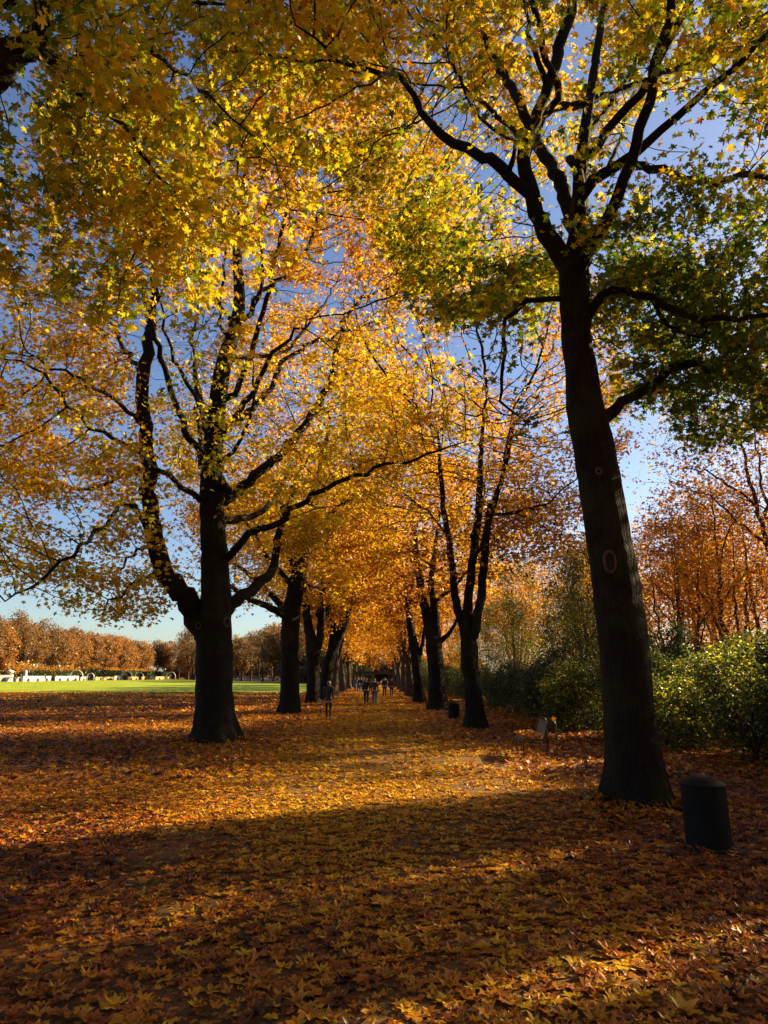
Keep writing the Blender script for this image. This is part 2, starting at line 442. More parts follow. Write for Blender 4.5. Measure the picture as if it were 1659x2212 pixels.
    def cut(q):
        e = np.sqrt((((q - np.array([cx + .3, y0, 14.0])) / np.array([8.4, 7, 9.6])) ** 2).sum(1))
        return np.clip((e - .45) / .3, .10, 1) * np.where(q[:, 1] < y0 - 1.5, .28, 1.0)
    def tf(p): return .60 + .20 * noise3(p, .3, 2) + .10 * noise3(p, .9, 5) + .10 * np.clip((p[:, 2] - 13) / 8, -1, 1) - .12 * np.clip((p[:, 1] - y0) / 6, -1, 1) * 0
    cm = crown_leaves(sk, 'crown', 92000, .135, T_MAPLE, tf, spread=.20, clump=.7, rmax=.02, cut=cut, tj=.12)
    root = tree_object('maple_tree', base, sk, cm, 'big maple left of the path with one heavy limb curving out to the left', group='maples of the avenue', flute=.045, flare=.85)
    # the sawn stub with a pale scar and the small ring below the fork
    mb = MB(); ring = []
    for i in range(20):
        a = 2 * math.pi * i / 20; ring.append((.0 + .10 * math.cos(a), .0, .13 * math.sin(a)))
    mb.tube(ring, .03, 6, closed=True)
    p = at(490, 1343, y0 - .5) - base
    mb.build('branch_scar', M_SCAR, root, True, (p[0], p[1] + .05, p[2])).rotation_euler = (0, 0, R(35))
    mb = MB(); ring = [(.07 * math.cos(2 * math.pi * i / 16), 0, .09 * math.sin(2 * math.pi * i / 16)) for i in range(16)]
    mb.tube(ring, .02, 6, closed=True)
    p = at(428, 1352, y0 - .55) - base
    mb.build('branch_scar', M_SCAR, root, True, p)
    for (a0, ln, r) in [(-20, 1.5, .11), (25, 1.1, .09), (200, 1.5, .10), (250, 1.0, .09), (300, 1.2, .1)]:
        mb = MB(); pts = []
        for i in range(9):
            f = i / 8; d = .45 + ln * f; a = R(a0) + .35 * math.sin(f * 3 + a0)
            pts.append((d * math.cos(a), d * math.sin(a), .10 - .16 * f))
        mb.tube(pts, [r * (1 - .75 * i / 8) for i in range(9)], 8).build('root', M_BARK, root, True)
    return root

BEAMS = [at(px, py, yy) for px, py, yy in [(480, 300, 8.6), (560, 370, 9), (420, 470, 8.4), (600, 300, 9.2), (360, 540, 8.4)]]
def beam(q):
    """distance of points from the openings through which the sun reaches the nearest bough"""
    q = np.asarray(q, float); d = np.full(len(q), 99.0)
    for b in BEAMS:
        w = q - b; s = w @ SUN; d = np.minimum(d, np.where(s > 0, np.linalg.norm(w - np.outer(s, SUN), axis=1), 99))
    return d

# ================================================================ the big maple right of the path
def hero_right():
    base = on_ground(1378, 1742); y0 = base[1]; sk = Skel()
    P = [(1378, 1755, 120, 0), (1376, 1700, 112, 0), (1370, 1640, 106, 0), (1360, 1550, 104, 0), (1347, 1400, 104, 0), (1327, 1250, 104, 0), (1303, 1100, 96, 0), (1278, 950, 92, 0), (1262, 880, 86, 0), (1254, 800, 74, 0),
         (1242, 700, 68, 0), (1237, 600, 66, 0), (1246, 530, 50, 0), (1252, 475, 44, .1), (1254, 400, 38, .3), (1262, 300, 30, .5), (1280, 180, 24, .7), (1300, 40, 18, 1), (1330, -120, 12, 1.3), (1350, -300, 6, 1.6)]
    limb(sk, y0, P, root=True, step=.16, wob=.006)
    L = [
     [(1237, 600, 52, 0), (1215, 555, 48, 0), (1185, 505, 44, -.1), (1169, 475, 42, -.1), (1145, 425, 38, -.2), (1131, 340, 33, -.3), (1144, 285, 30, -.3), (1179, 215, 28, -.4), (1209, 100, 26, -.5), (1229, 40, 24, -.6), (1246, -30, 20, -.7), (1270, -200, 12, -.9), (1290, -380, 6, -1)],
     [(1145, 430, 32, -.2), (1120, 400, 28, -.3), (1079, 360, 25, -.5), (1039, 335, 23, -.7), (979, 305, 20, -1), (929, 270, 18, -1.2), (894, 200, 15, -1.5), (864, 160, 13, -1.7), (829, 155, 12, -1.9), (750, 142, 9, -2.3), (700, 110, 7, -2.6), (640, 50, 4, -3)],
     [(1135, 330, 22, -.3), (1160, 280, 21, 0), (1189, 235, 20, .3), (1254, 225, 19, .7), (1354, 190, 17, 1.2), (1454, 150, 15, 1.6), (1529, 125, 13, 1.9), (1579, 65, 11, 2.1), (1659, 30, 9, 2.4), (1760, -20, 5, 2.8)],
     [(1250, 540, 44, .1), (1238, 480, 40, .6), (1224, 425, 36, .9), (1200, 375, 32, 1.2), (1170, 320, 26, 1.6), (1110, 200, 20, 2), (1060, 110, 15, 2.5), (1020, 30, 11, 3), (980, -80, 6, 3.4)],
     [(1252, 470, 32, .1), (1254, 430, 28, -.2), (1279, 390, 25, -.5), (1329, 360, 22, -.8), (1380, 325, 20, -1.2), (1429, 280, 18, -1.5), (1504, 215, 16, -1.9), (1579, 155, 14, -2.2), (1659, 75, 12, -2.5), (1760, 0, 7, -2.9)],
     [(1345, 355, 19, -.9), (1429, 370, 18, -.6), (1529, 395, 16, -.2), (1579, 385, 14, .1), (1629, 380, 12, .4), (1720, 400, 8, .8)],
     [(1255, 715, 26, 0), (1276, 680, 20, 0), (1304, 640, 17, -.2), (1354, 630, 16, -.4), (1404, 645, 15, -.7), (1479, 680, 13, -1), (1554, 695, 11, -1.3), (1659, 685, 9, -1.6), (1750, 700, 5, -1.9)],
     [(1404, 645, 9, -.7), (1450, 700, 8, -.3), (1520, 730, 6, .3), (1600, 750, 4, .8)],
     [(1275, 925, 40, 0), (1309, 900, 26, 0), (1345, 873, 20, .1), (1379, 850, 19, .3), (1430, 815, 18, .6), (1479, 785, 17, .9), (1554, 800, 16, 1.2), (1659, 835, 13, 1.6), (1760, 850, 8, 2)],
     [(1570, 802, 9, 1.2), (1600, 780, 8, 1), (1659, 745, 6, .8), (1740, 710, 4, .6)],
     [(1235, 650, 16, 0), (1199, 645, 12, -.1), (1139, 650, 11, -.3), (1110, 670, 10, -.4), (1094, 690, 9, -.5), (1094, 755, 8, -.6), (1081, 820, 7, -.7), (1084, 870, 6, -.8), (1110, 895, 5, -.9), (1139, 915, 3.5, -1)],
     [(1100, 370, 12, -.4), (1110, 310, 9, -.9), (1040, 260, 7, -1.4), (1000, 190, 6, -1.8), (960, 90, 4, -2.2)],
     [(1131, 345, 14, -.3), (1100, 270, 12, .3), (1010, 200, 9, .9), (985, 150, 7, 1.3), (960, 60, 5, 1.7)],
     [(1190, 200, 14, -.4), (1150, 100, 11, -1), (1140, 50, 8, -1.4), (1130, -60, 5, -1.8)],
     [(1262, 300, 16, .5), (1330, 210, 12, 1.2), (1400, 90, 9, 1.9), (1470, -30, 6, 2.5)],
     [(1270, 700, 9, 0), (1275, 560, 6, 1), (1330, 520, 5, 1.6), (1400, 560, 3, 2)]]
    for l in L: limb(sk, y0, [(a, b, c * (1.18 if c < 28 else 1), o) for a, b, c, o in l], step=.24, wob=.025)
    b0 = at(1242, 600, y0)
    for (o, dx, dy, dz, r) in [(0, 1.0, -3.8, 3.4, .11), (.5, .8, 4.2, 3.2, .12), (2, 2.5, -3.6, 3.5, .09), (2.5, 2.8, 4, 3.8, .09), (3.5, -2, -3.5, 3, .07)]:
        b = b0 + np.array([0, 0, o]); sk.chain([b, b + np.array([dx, dy, dz * .6]) * .45, b + np.array([dx, dy, dz]) * .8, b + np.array([dx, dy, dz * 1.15])], [r, r * .75, r * .5, r * .25], .25)
    cx = base[0] - .8
    A = np.vstack([blob((cx + 1.3, y0, 14.3), (7.9, 6.2, 6.6), 5600, .38, -.22, .2, 6), blob((cx + 5.0, y0 + .2, 8.4), (4.2, 3.8, 2.9), 1500, .6, -.25, 0, 7), blob((cx + 3.2, y0 - .5, 8.6), (2.2, 2.4, 1.7), 300, .6, -.3, 0, 17),
                   blob(at(1110, 780, y0 - .6), (1.0, 1.0, 1.5), 150, .6, -.6, 0, 8), blob(at(930, 180, y0 - 1.6), (2.4, 2, 2.0), 380, .6, -.3, 0, 8)])
    gap = at(1130, 560, y0)
    A = A[~((A[:, 2] < 9.6) & (A[:, 0] < at(1200, 560, y0)[0] - .1) & (A[:, 0] > at(980, 560, y0)[0]) & (A[:, 2] > 8.0) & (A[:, 1] < y0 + 20))]
    A = A[~((np.hypot(A[:, 0] - cx, A[:, 1] - y0) < 1.3) & (A[:, 2] < 8))]
    A = np.vstack([A, blob((cx + 5.5, y0 + 1.8, 11.6), (4.2, 3.6, 4.2), 1000, .6, -.25, 0, 27)])
    A = A[beam(A) > 1.5]
    sk.grow(A, .28, .5, 4, 90, cap=15000, trop=(0, 0, .03)); sk.finish(tip=.007, pw=2.08)
    def tf(p): return .37 + .20 * noise3(p, .4, 4) + .10 * noise3(p, 1.2, 1) + .10 * np.clip((p[:, 2] - 12) / 5, -1, 1) - .10 * np.clip((p[:, 0] - cx - 1) / 2, 0, 1) * (p[:, 2] < 11)
    cm = crown_leaves(sk, 'crown', 98000, .125, T_MAPLE2, tf, spread=.18, clump=.7, tj=.19, rmax=.02, cut=lambda q: np.where(beam(q) > 1.1, 1.0, .06) * np.clip((np.sqrt((((q - np.array([cx + 1.3, y0, 13.5])) / np.array([7.9, 6.2, 7])) ** 2).sum(1)) - .35) / .3, .12, 1) * np.where(q[:, 1] < y0 - 1.2, .4, 1.0))
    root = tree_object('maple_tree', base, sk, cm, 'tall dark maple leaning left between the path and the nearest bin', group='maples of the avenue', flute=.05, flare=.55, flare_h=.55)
    # almond shaped knot hole
    p = at(1317, 1213, y0 - .405) - base
    mb = MB(); pts = []
    for i in range(26):
        a = 2 * math.pi * i / 26; pts.append((.082 * math.cos(a), .012 * math.sin(a) ** 2, .145 * math.sin(a) * (1 + .1 * abs(math.sin(a)))))
    mb.tube(pts, .026, 7, closed=True)
    mb.build('knot_rim', M_SCAR, root, True, p)
    mb = MB(); mb.lathe([(.001, -.02), (.05, -.015), (.075, 0)], n=18, cap=False, sq=(1, 1.8))
    k = mb.build('knot_hollow', M_DARK, root, True, p + np.array([0, -.022, 0])); k.rotation_euler = (R(90), 0, 0)
    p = at(1293, 1018, y0 - .36) - base
    mb = MB(); mb.tube([(.04 * math.cos(2 * math.pi * i / 14), 0, .045 * math.sin(2 * math.pi * i / 14)) for i in range(14)], .018, 6, closed=True)
    mb.build('knot_rim', M_SCAR, root, True, p)
    for (a0, ln, r) in [(-10, .7, .10), (150, .8, .10), (195, .7, .09), (250, .6, .09), (310, .6, .09)]:
        mb = MB(); pts = []
        for i in range(8):
            f = i / 7; d = .38 + ln * f; a = R(a0) + .3 * math.sin(f * 3 + a0)
            pts.append((d * math.cos(a), d * math.sin(a), .09 - .15 * f))
        mb.tube(pts, [r * (1 - .75 * i / 7) for i in range(8)], 8).build('root', M_BARK, root, True)
    return root

# ================================================================ the near maple whose bough enters at the top left
def near_left():
    base = np.array([-6.6, 5.6, 0]); sk = Skel()
    sk.chain([base, base + [0.1, .1, 2], base + [0, .2, 4], base + [.2, .3, 7], base + [.4, .5, 10], base + [.5, .6, 14], base + [.5, .6, 18]], [.44, .38, .35, .3, .2, .12, .04], .2, True, .01)
    y = 6.2
    sk.chain([base + [0, .2, 4.6], at(-240, 360, y), at(-60, 200, y), at(25, 120, y), at(75, 85, y), at(95, 30, y + .1), at(110, -60, y + .2), at(200, -200, y + .4)], [.2, .17, .15, .14, .12, .075, .06, .03], .2)
    sk.chain([at(75, 100, y), at(150, 170, y + .6), at(260, 260, y + 1.3), at(340, 380, y + 1.9), at(420, 470, y + 2.3)], [.06, .045, .035, .024, .012], .2)
    sk.chain([at(25, 120, y), at(170, 130, y + 1), at(330, 120, y + 2), at(450, 210, y + 2.8), at(560, 300, y + 3.2)], [.06, .05, .035, .024, .012], .2)
    sk.chain([base + [.2, .3, 6.6], base + [1.6, 1.5, 10.5], base + [3, 2.8, 12.2], base + [4, 3.6, 12.8]], [.12, .09, .05, .02], .2)
    sk.chain([base + [.2, .3, 6.2], base + [-.8, 2.5, 7.4], base + [-1, 4.4, 8.2]], [.11, .08, .03], .2)
    def reg(pl, n, sp):
        out = []
        for (px, py, yy, w) in pl:
            out.append(at(px, py, yy) + rng.normal(size=(int(n * w), 3)) * sp)
        return np.vstack(out)
    A = reg([(60, 250, 6.8, 1), (180, 300, 7.2, 1), (300, 330, 7.8, 1.2), (400, 420, 8.2, 1.2), (330, 500, 8.2, .7), (420, 540, 8.6, .7), (480, 300, 8.6, 1.1), (570, 330, 9, 1), (560, 400, 9, .7), (640, 340, 9.6, .35),
             (380, 200, 8.0, 1), (280, 120, 7.6, 1), (150, 100, 7, 1), (480, 120, 8.6, .8), (60, 30, 6.6, 1), (250, 20, 7.4, 1), (420, 10, 8.2, .8), (100, 420, 7.6, .8), (30, 330, 7, .8), (220, 430, 8.2, .8), (300, 230, 7.3, 1), (60, 480, 7.6, .4)], 95, np.array([.5, .75, .45]))
    A = np.vstack([A, blob((base[0] + 1.5, base[1] + .5, 13), (6.2, 5.0, 4.6), 1500, .4, -.2, .2, 3), blob((base[0] - 2, base[1] + 1.0, 9.5), (3.6, 4, 3), 600, .4, -.2, .2, 3)])
    sk.grow(A, .24, .42, 5, 90, cap=9000, trop=(0, 0, -.02)); sk.finish()
    def tf(p): return .32 + .16 * noise3(p, .5, 7) + .05 * noise3(p, 1.5, 7) + .12 * np.clip((p[:, 0] + 3.6) / 1.6, -1, 1)
    cm = crown_leaves(sk, 'crown', 50000, .118, T_MAPLE2, tf, spread=.15, clump=.6, rmax=.018, tj=.13, zmin=4.2)
    return tree_object('maple_tree', base, sk, cm, 'nearest maple whose yellow green bough hangs into the upper left corner', group='maples of the avenue', flute=.04, flare=.6)

# ================================================================ next trees with measured stems
def measured(base_px, lines, blobs, count, size, tbase, label, tmpl=T_MID, kill=.7, step=.42, extra=None, tvar=.14, tj=.12):
    base = on_ground(*base_px); y0 = base[1]; sk = Skel()
    for i, l in enumerate(lines): limb(sk, y0, l, root=(i == 0), step=.3, wob=.02)
    if extra:
        for (z, dx, dy, dz, r) in extra:
            b0 = np.array([base[0], y0, z]); sk.chain([b0, b0 + np.array([dx, dy, dz * .6]) * .45, b0 + np.array([dx, dy, dz]) * .8, b0 + np.array([dx, dy, dz * 1.15])], [r, r * .75, r * .5, r * .25], .35)
    A = np.vstack([blob((base[0] + c[0], y0 + c[1], c[2]), r, n, .35, -.25, .2, k) for k, (c, r, n) in enumerate(blobs)])
    A = A[~((np.hypot(A[:, 0] - base[0], A[:, 1] - y0) < 1.6) & (A[:, 2] < 6.5))]
    sk.grow(A, step, kill, 5, 70, cap=7000); sk.finish(tip=.011, pw=2.08)
    def tf(p): return tbase + tvar * 1.2 * noise3(p, .3, tbase * 20) + .10 * noise3(p, .9, 5)
    cm = crown_leaves(sk, 'crown', count, size, tmpl, tf, spread=.28, rmax=.03, clump=.7, tj=tj, cut=lambda q: np.clip((np.sqrt((((q - np.array([base[0], y0, 13.0])) / np.array([7, 7, 8.5])) ** 2).sum(1)) - .4) / .3, .12, 1) * np.where(q[:, 1] < y0 - 1.5, .5, 1.0))
    return tree_object('maple_tree', base, sk, cm, label, group='maples of the avenue', flute=.05, flare=.6)

def avenue_near():
    out = []
    # second on the left
    out.append(measured((622, 1541), [
      [(622, 1545, 42, 0), (624, 1500, 40, 0), (626, 1431, 38, 0), (628, 1331, 40, 0), (640, 1265, 34, 0), (652, 1198, 30, 0), (668, 1130, 24, 0), (680, 1060, 18, .5), (700, 980, 12, 1), (715, 880, 7, 1)],
      [(628, 1345, 22, 0), (610, 1325, 17, -.5), (575, 1308, 14, -1.5), (540, 1295, 11, -2.5), (500, 1268, 8, -3.5)],
      [(630, 1330, 20, 0), (610, 1312, 15, .5), (570, 1270, 12, 1), (530, 1235, 9, 1.5), (500, 1215, 6, 2)],
      [(640, 1275, 16, 0), (610, 1240, 12, 0), (575, 1200, 9, -.6), (550, 1150, 6, -1)],
      [(645, 1240, 14, 0), (620, 1190, 11, 1), (610, 1130, 8, 1.5), (590, 1080, 5, 2)],
      [(655, 1190, 14, 0), (690, 1130, 11, -1), (740, 1090, 8, -2), (790, 1060, 5, -3)]],
      [((.5, 0, 13.5), (7.5, 7, 8.5), 2600), ((-3, -2, 8), (4, 4, 3), 500)], 24000, .2, .64, 'second maple on the left of the path with low limbs reaching left',
      extra=[(7, 2, -5, 4, .1), (8, 3, 5, 4, .1), (9, -3, 4, 4, .08), (9, 4, -2, 3, .08)]))
    # third on the left, many stems
    out.append(measured((676, 1519), [
      [(676, 1521, 30, 0), (676, 1480, 28, 0), (674, 1398, 27, 0), (664, 1340, 18, 0), (655, 1250, 14, 0), (650, 1150, 10, 0), (640, 1060, 6, 0)],
      [(680, 1420, 18, 0), (690, 1380, 17, 0), (697, 1290, 15, 0), (703, 1220, 13, 0), (705, 1130, 9, 0)],
      [(697, 1340, 12, 0), (715, 1300, 11, 1), (730, 1220, 9, 1.5), (745, 1130, 6, 2)]],
      [((0, 0, 13), (7, 7, 8), 2000)], 20000, .24, .68, 'third maple on the left with upright stems beside the walking woman',
      extra=[(6, 2, -5, 4, .1), (7, 3, 5, 4, .1), (8, -4, 3, 4, .08)]))
    out.append(measured((706, 1513), [
      [(704, 1515, 26, 0), (704, 1470, 26, 0), (708, 1440, 25, 0), (716, 1410, 22, 0), (735, 1370, 16, 0), (752, 1325, 13, 0), (765, 1260, 10, 0), (775, 1180, 6, 0)],
      [(712, 1420, 15, 0), (718, 1380, 14, 0), (722, 1320, 12, 0), (733, 1250, 10, 0), (745, 1180, 7, 0)],
      [(722, 1390, 12, 0), (735, 1350, 10, 1), (740, 1290, 8, 1)]],
      [((1, 0, 12.5), (7, 7, 8), 1800)], 17000, .26, .70, 'dark forked maple directly behind the woman on the left of the path',
      extra=[(6, 3, -5, 4, .1), (7, -3, 5, 4, .1), (8, 4, 3, 4, .08)]))
    # second on the right
    out.append(measured((1028, 1574), [
      [(1028, 1578, 42, 0), (1025, 1540, 38, 0), (1019, 1480, 36, 0), (1012, 1400, 38, 0), (1010, 1365, 30, 0), (1012, 1300, 20, 0), (1020, 1220, 18, .3), (1030, 1130, 17, .5), (1036, 1050, 14, .6), (1040, 960, 10, .8), (1045, 880, 6, 1)],
      [(1008, 1390, 24, 0), (998, 1345, 20, 0), (985, 1300, 18, 0), (978, 1240, 16, 0), (970, 1170, 14, 0), (957, 1095, 12, 0), (952, 1005, 9, -.2), (945, 930, 5, -.3)],
      [(1018, 1390, 24, 0), (1030, 1340, 20, -.2), (1040, 1270, 19, -.3), (1050, 1180, 17, -.4), (1056, 1110, 15, -.5), (1075, 1060, 12, -.7), (1092, 1000, 10, -.8), (1105, 940, 8, -1), (1110, 880, 5, -1)],
      [(1060, 1110, 8, -.5), (1085, 1110, 7, -1), (1140, 1100, 6, -2), (1190, 1085, 4, -3)],
      [(975, 1200, 7, 0), (960, 1150, 6, 1), (920, 1100, 4, 2)]],
      [((0, 0, 12.8), (6.6, 6.4, 8.0), 2900), ((2.5, 0, 8.2), (3, 4, 2.4), 350)], 30000, .16, .64, 'slim maple right of the path splitting low into three upright stems',
      extra=[(6, 1, -4.5, 4, .08), (7, 1.5, 4.5, 4, .08)], kill=.6, step=.36))
    # third on the right
    out.append(measured((945, 1534), [
      [(946, 1536, 38, 0), (944, 1500, 36, 0), (941, 1440, 35, 0), (936, 1395, 36, 0), (930, 1360, 26, 0), (918, 1315, 20, 0), (908, 1265, 18, 0), (902, 1220, 15, 0), (896, 1150, 10, 0), (890, 1080, 6, 0)],
      [(940, 1400, 24, 0), (942, 1350, 18, 0), (936, 1300, 16, 0), (932, 1250, 13, 0), (940, 1180, 9, 0), (950, 1110, 6, 0)],
      [(945, 1390, 14, 0), (960, 1378, 11, 0), (976, 1360, 8, -.4), (990, 1330, 6, -1)],
      [(905, 1240, 8, 0), (880, 1200, 6, 1), (850, 1170, 4, 2)]],
      [((-.5, 0, 13), (7, 7, 8), 2000)], 20000, .22, .68, 'thick forked maple on the right of the path beside the far bin',
      extra=[(6, 3, -5, 4, .1), (7, -3, 5, 4, .1), (8, -4, -3, 4, .08)]))
    # fourth on the right, leaning
    out.append(measured((905, 1518), [
      [(906, 1520, 24, 0), (904, 1480, 23, 0), (898, 1420, 22, 0), (892, 1385, 20, 0), (886, 1350, 16, 0), (880, 1300, 12, 0), (872, 1230, 8, 0), (868, 1160, 5, 0)],
      [(900, 1430, 12, 0), (910, 1400, 9, 0), (918, 1350, 7, 0), (915, 1290, 5, 0)]],
      [((-.5, 0, 12.5), (6.5, 6.5, 7.5), 1700)], 16000, .26, .72, 'leaning maple on the right just beyond the thick forked one',
      extra=[(6, 3, -4, 4, .1), (7, -3, 4, 4, .1), (7, -4, -2, 4, .08)]))
    return out
# ================================================================ tree kinds that are copied
def generic(name, label, h, rad, nstem, count, size, tbase, tvar=.12, tmpl=T_MID, h0=3.2, r0=.4, natt=1100, step=.55, kill=.95, zc=None, mat=None, group=None, spread=.4, cone=1.0, flare=.5, coarse=.8, low=None, tip=.008, cat='tree', seed=0, coverage=None, minr=0, rmax=.03, crown=True, bare_top=False, tj=.07, leafmat=None):
    sk = Skel(); base = np.zeros(3)
    lean = rng.normal(size=2) * .15
    sk.chain([base, base + [lean[0] * .3, lean[1] * .3, h0 * .5], base + [lean[0], lean[1], h0]], [r0, r0 * .85, r0 * .8], .35, True, .01)
    top = base + [lean[0], lean[1], h0]
    a0 = rng.uniform(0, 6.28)
    for k in range(nstem):
        a = a0 + k * 2 * math.pi / nstem + rng.normal() * .25
        sp = rad * rng.uniform(.25, .5) * (1 if nstem > 1 else .15); hh = h * rng.uniform(.72, .9)
        dirn = np.array([math.cos(a), math.sin(a), 0])
        m1 = top + dirn * sp * .45 + [0, 0, (hh - h0) * .25]; m2 = top + dirn * sp * .8 + [0, 0, (hh - h0) * .6]; m3 = top + dirn * sp * 1.0 + [0, 0, (hh - h0)]
        rr = r0 * (.75 if nstem == 1 else .85 / nstem ** .45)
        sk.chain([top - [0, 0, .2], m1, m2, m3], [rr, rr * .75, rr * .45, rr * .12], .4, False, .05)
        for q in range(2):
            b_ = m1 * (1 - q * .5) + m2 * q * .5; aa = a + rng.normal() * .8
            e = b_ + np.array([math.cos(aa) * rad * .75, math.sin(aa) * rad * .75, (hh - h0) * rng.uniform(.12, .3)])
            sk.chain([b_, (b_ + e) / 2 + [0, 0, .5], e], [rr * .4, rr * .28, rr * .08], .4, False, .06)
    zc = zc or (h + (low or h0 * .8)) / 2; zr = h - zc
    A = blob((0, 0, zc), (rad, rad, zr), natt, .45, -.3, .2, seed + rad)
    A = A[~((np.hypot(A[:, 0], A[:, 1]) < rad * .22) & (A[:, 2] < h0 * 1.2))]
    if cone < 1:
        f = 1 - (1 - cone) * np.clip((A[:, 2] - zc) / zr, 0, 1); A[:, 0] *= f; A[:, 1] *= f
    sk.grow(A, step, kill, 6, 60, cap=6000); sk.finish(tip=tip)
    cm = None
    if crown:
        def tf(p): return tbase + tvar * noise3(p, .3, seed + 1.7) + .05 * noise3(p, 1.1, seed)
        cm = crown_leaves(sk, 'crown', count, size, tmpl, tf, spread=spread, rmax=rmax, clump=.6, tj=tj)
    return tree_object(name, base, sk, cm, label, cat, group, mat or M_BARK_FAR, flute=.04, flare=flare, coarse=coarse, minr=minr, leafmat=leafmat)

def place(root, first, x, y, z=0.0, s=1.0, rz=0.0, label=None, sz=None):
    o = root if first else copy_tree(root)
    o.location = (x, y, z); o.scale = (s, s, s * (sz or 1.0)); o.rotation_euler = (0, 0, rz)
    if label: o['label'] = label
    return o

class Kind:
    def __init__(s, root): s.root = root; s.used = False
    def put(self, *a, **k):
        o = place(self.root, not self.used, *a, **k); self.used = True; return o

ORD = ['first', 'second', 'third', 'fourth', 'fifth', 'sixth', 'seventh', 'eighth', 'ninth', 'tenth', 'eleventh', 'twelfth', 'thirteenth', 'fourteenth', 'fifteenth', 'sixteenth', 'seventeenth', 'eighteenth', 'nineteenth', 'twentieth',
       'twenty-first', 'twenty-second', 'twenty-third', 'twenty-fourth', 'twenty-fifth', 'twenty-sixth', 'twenty-seventh', 'twenty-eighth', 'twenty-ninth', 'thirtieth', 'thirty-first', 'thirty-second', 'thirty-third', 'thirty-fourth', 'thirty-fifth', 'thirty-sixth', 'thirty-seventh', 'thirty-eighth', 'thirty-ninth', 'fortieth']

def rise(x, y):
    return .45 * np.clip((y - 60) / 100, 0, 1) * np.clip((-x - 9) / 16, 0, 1)

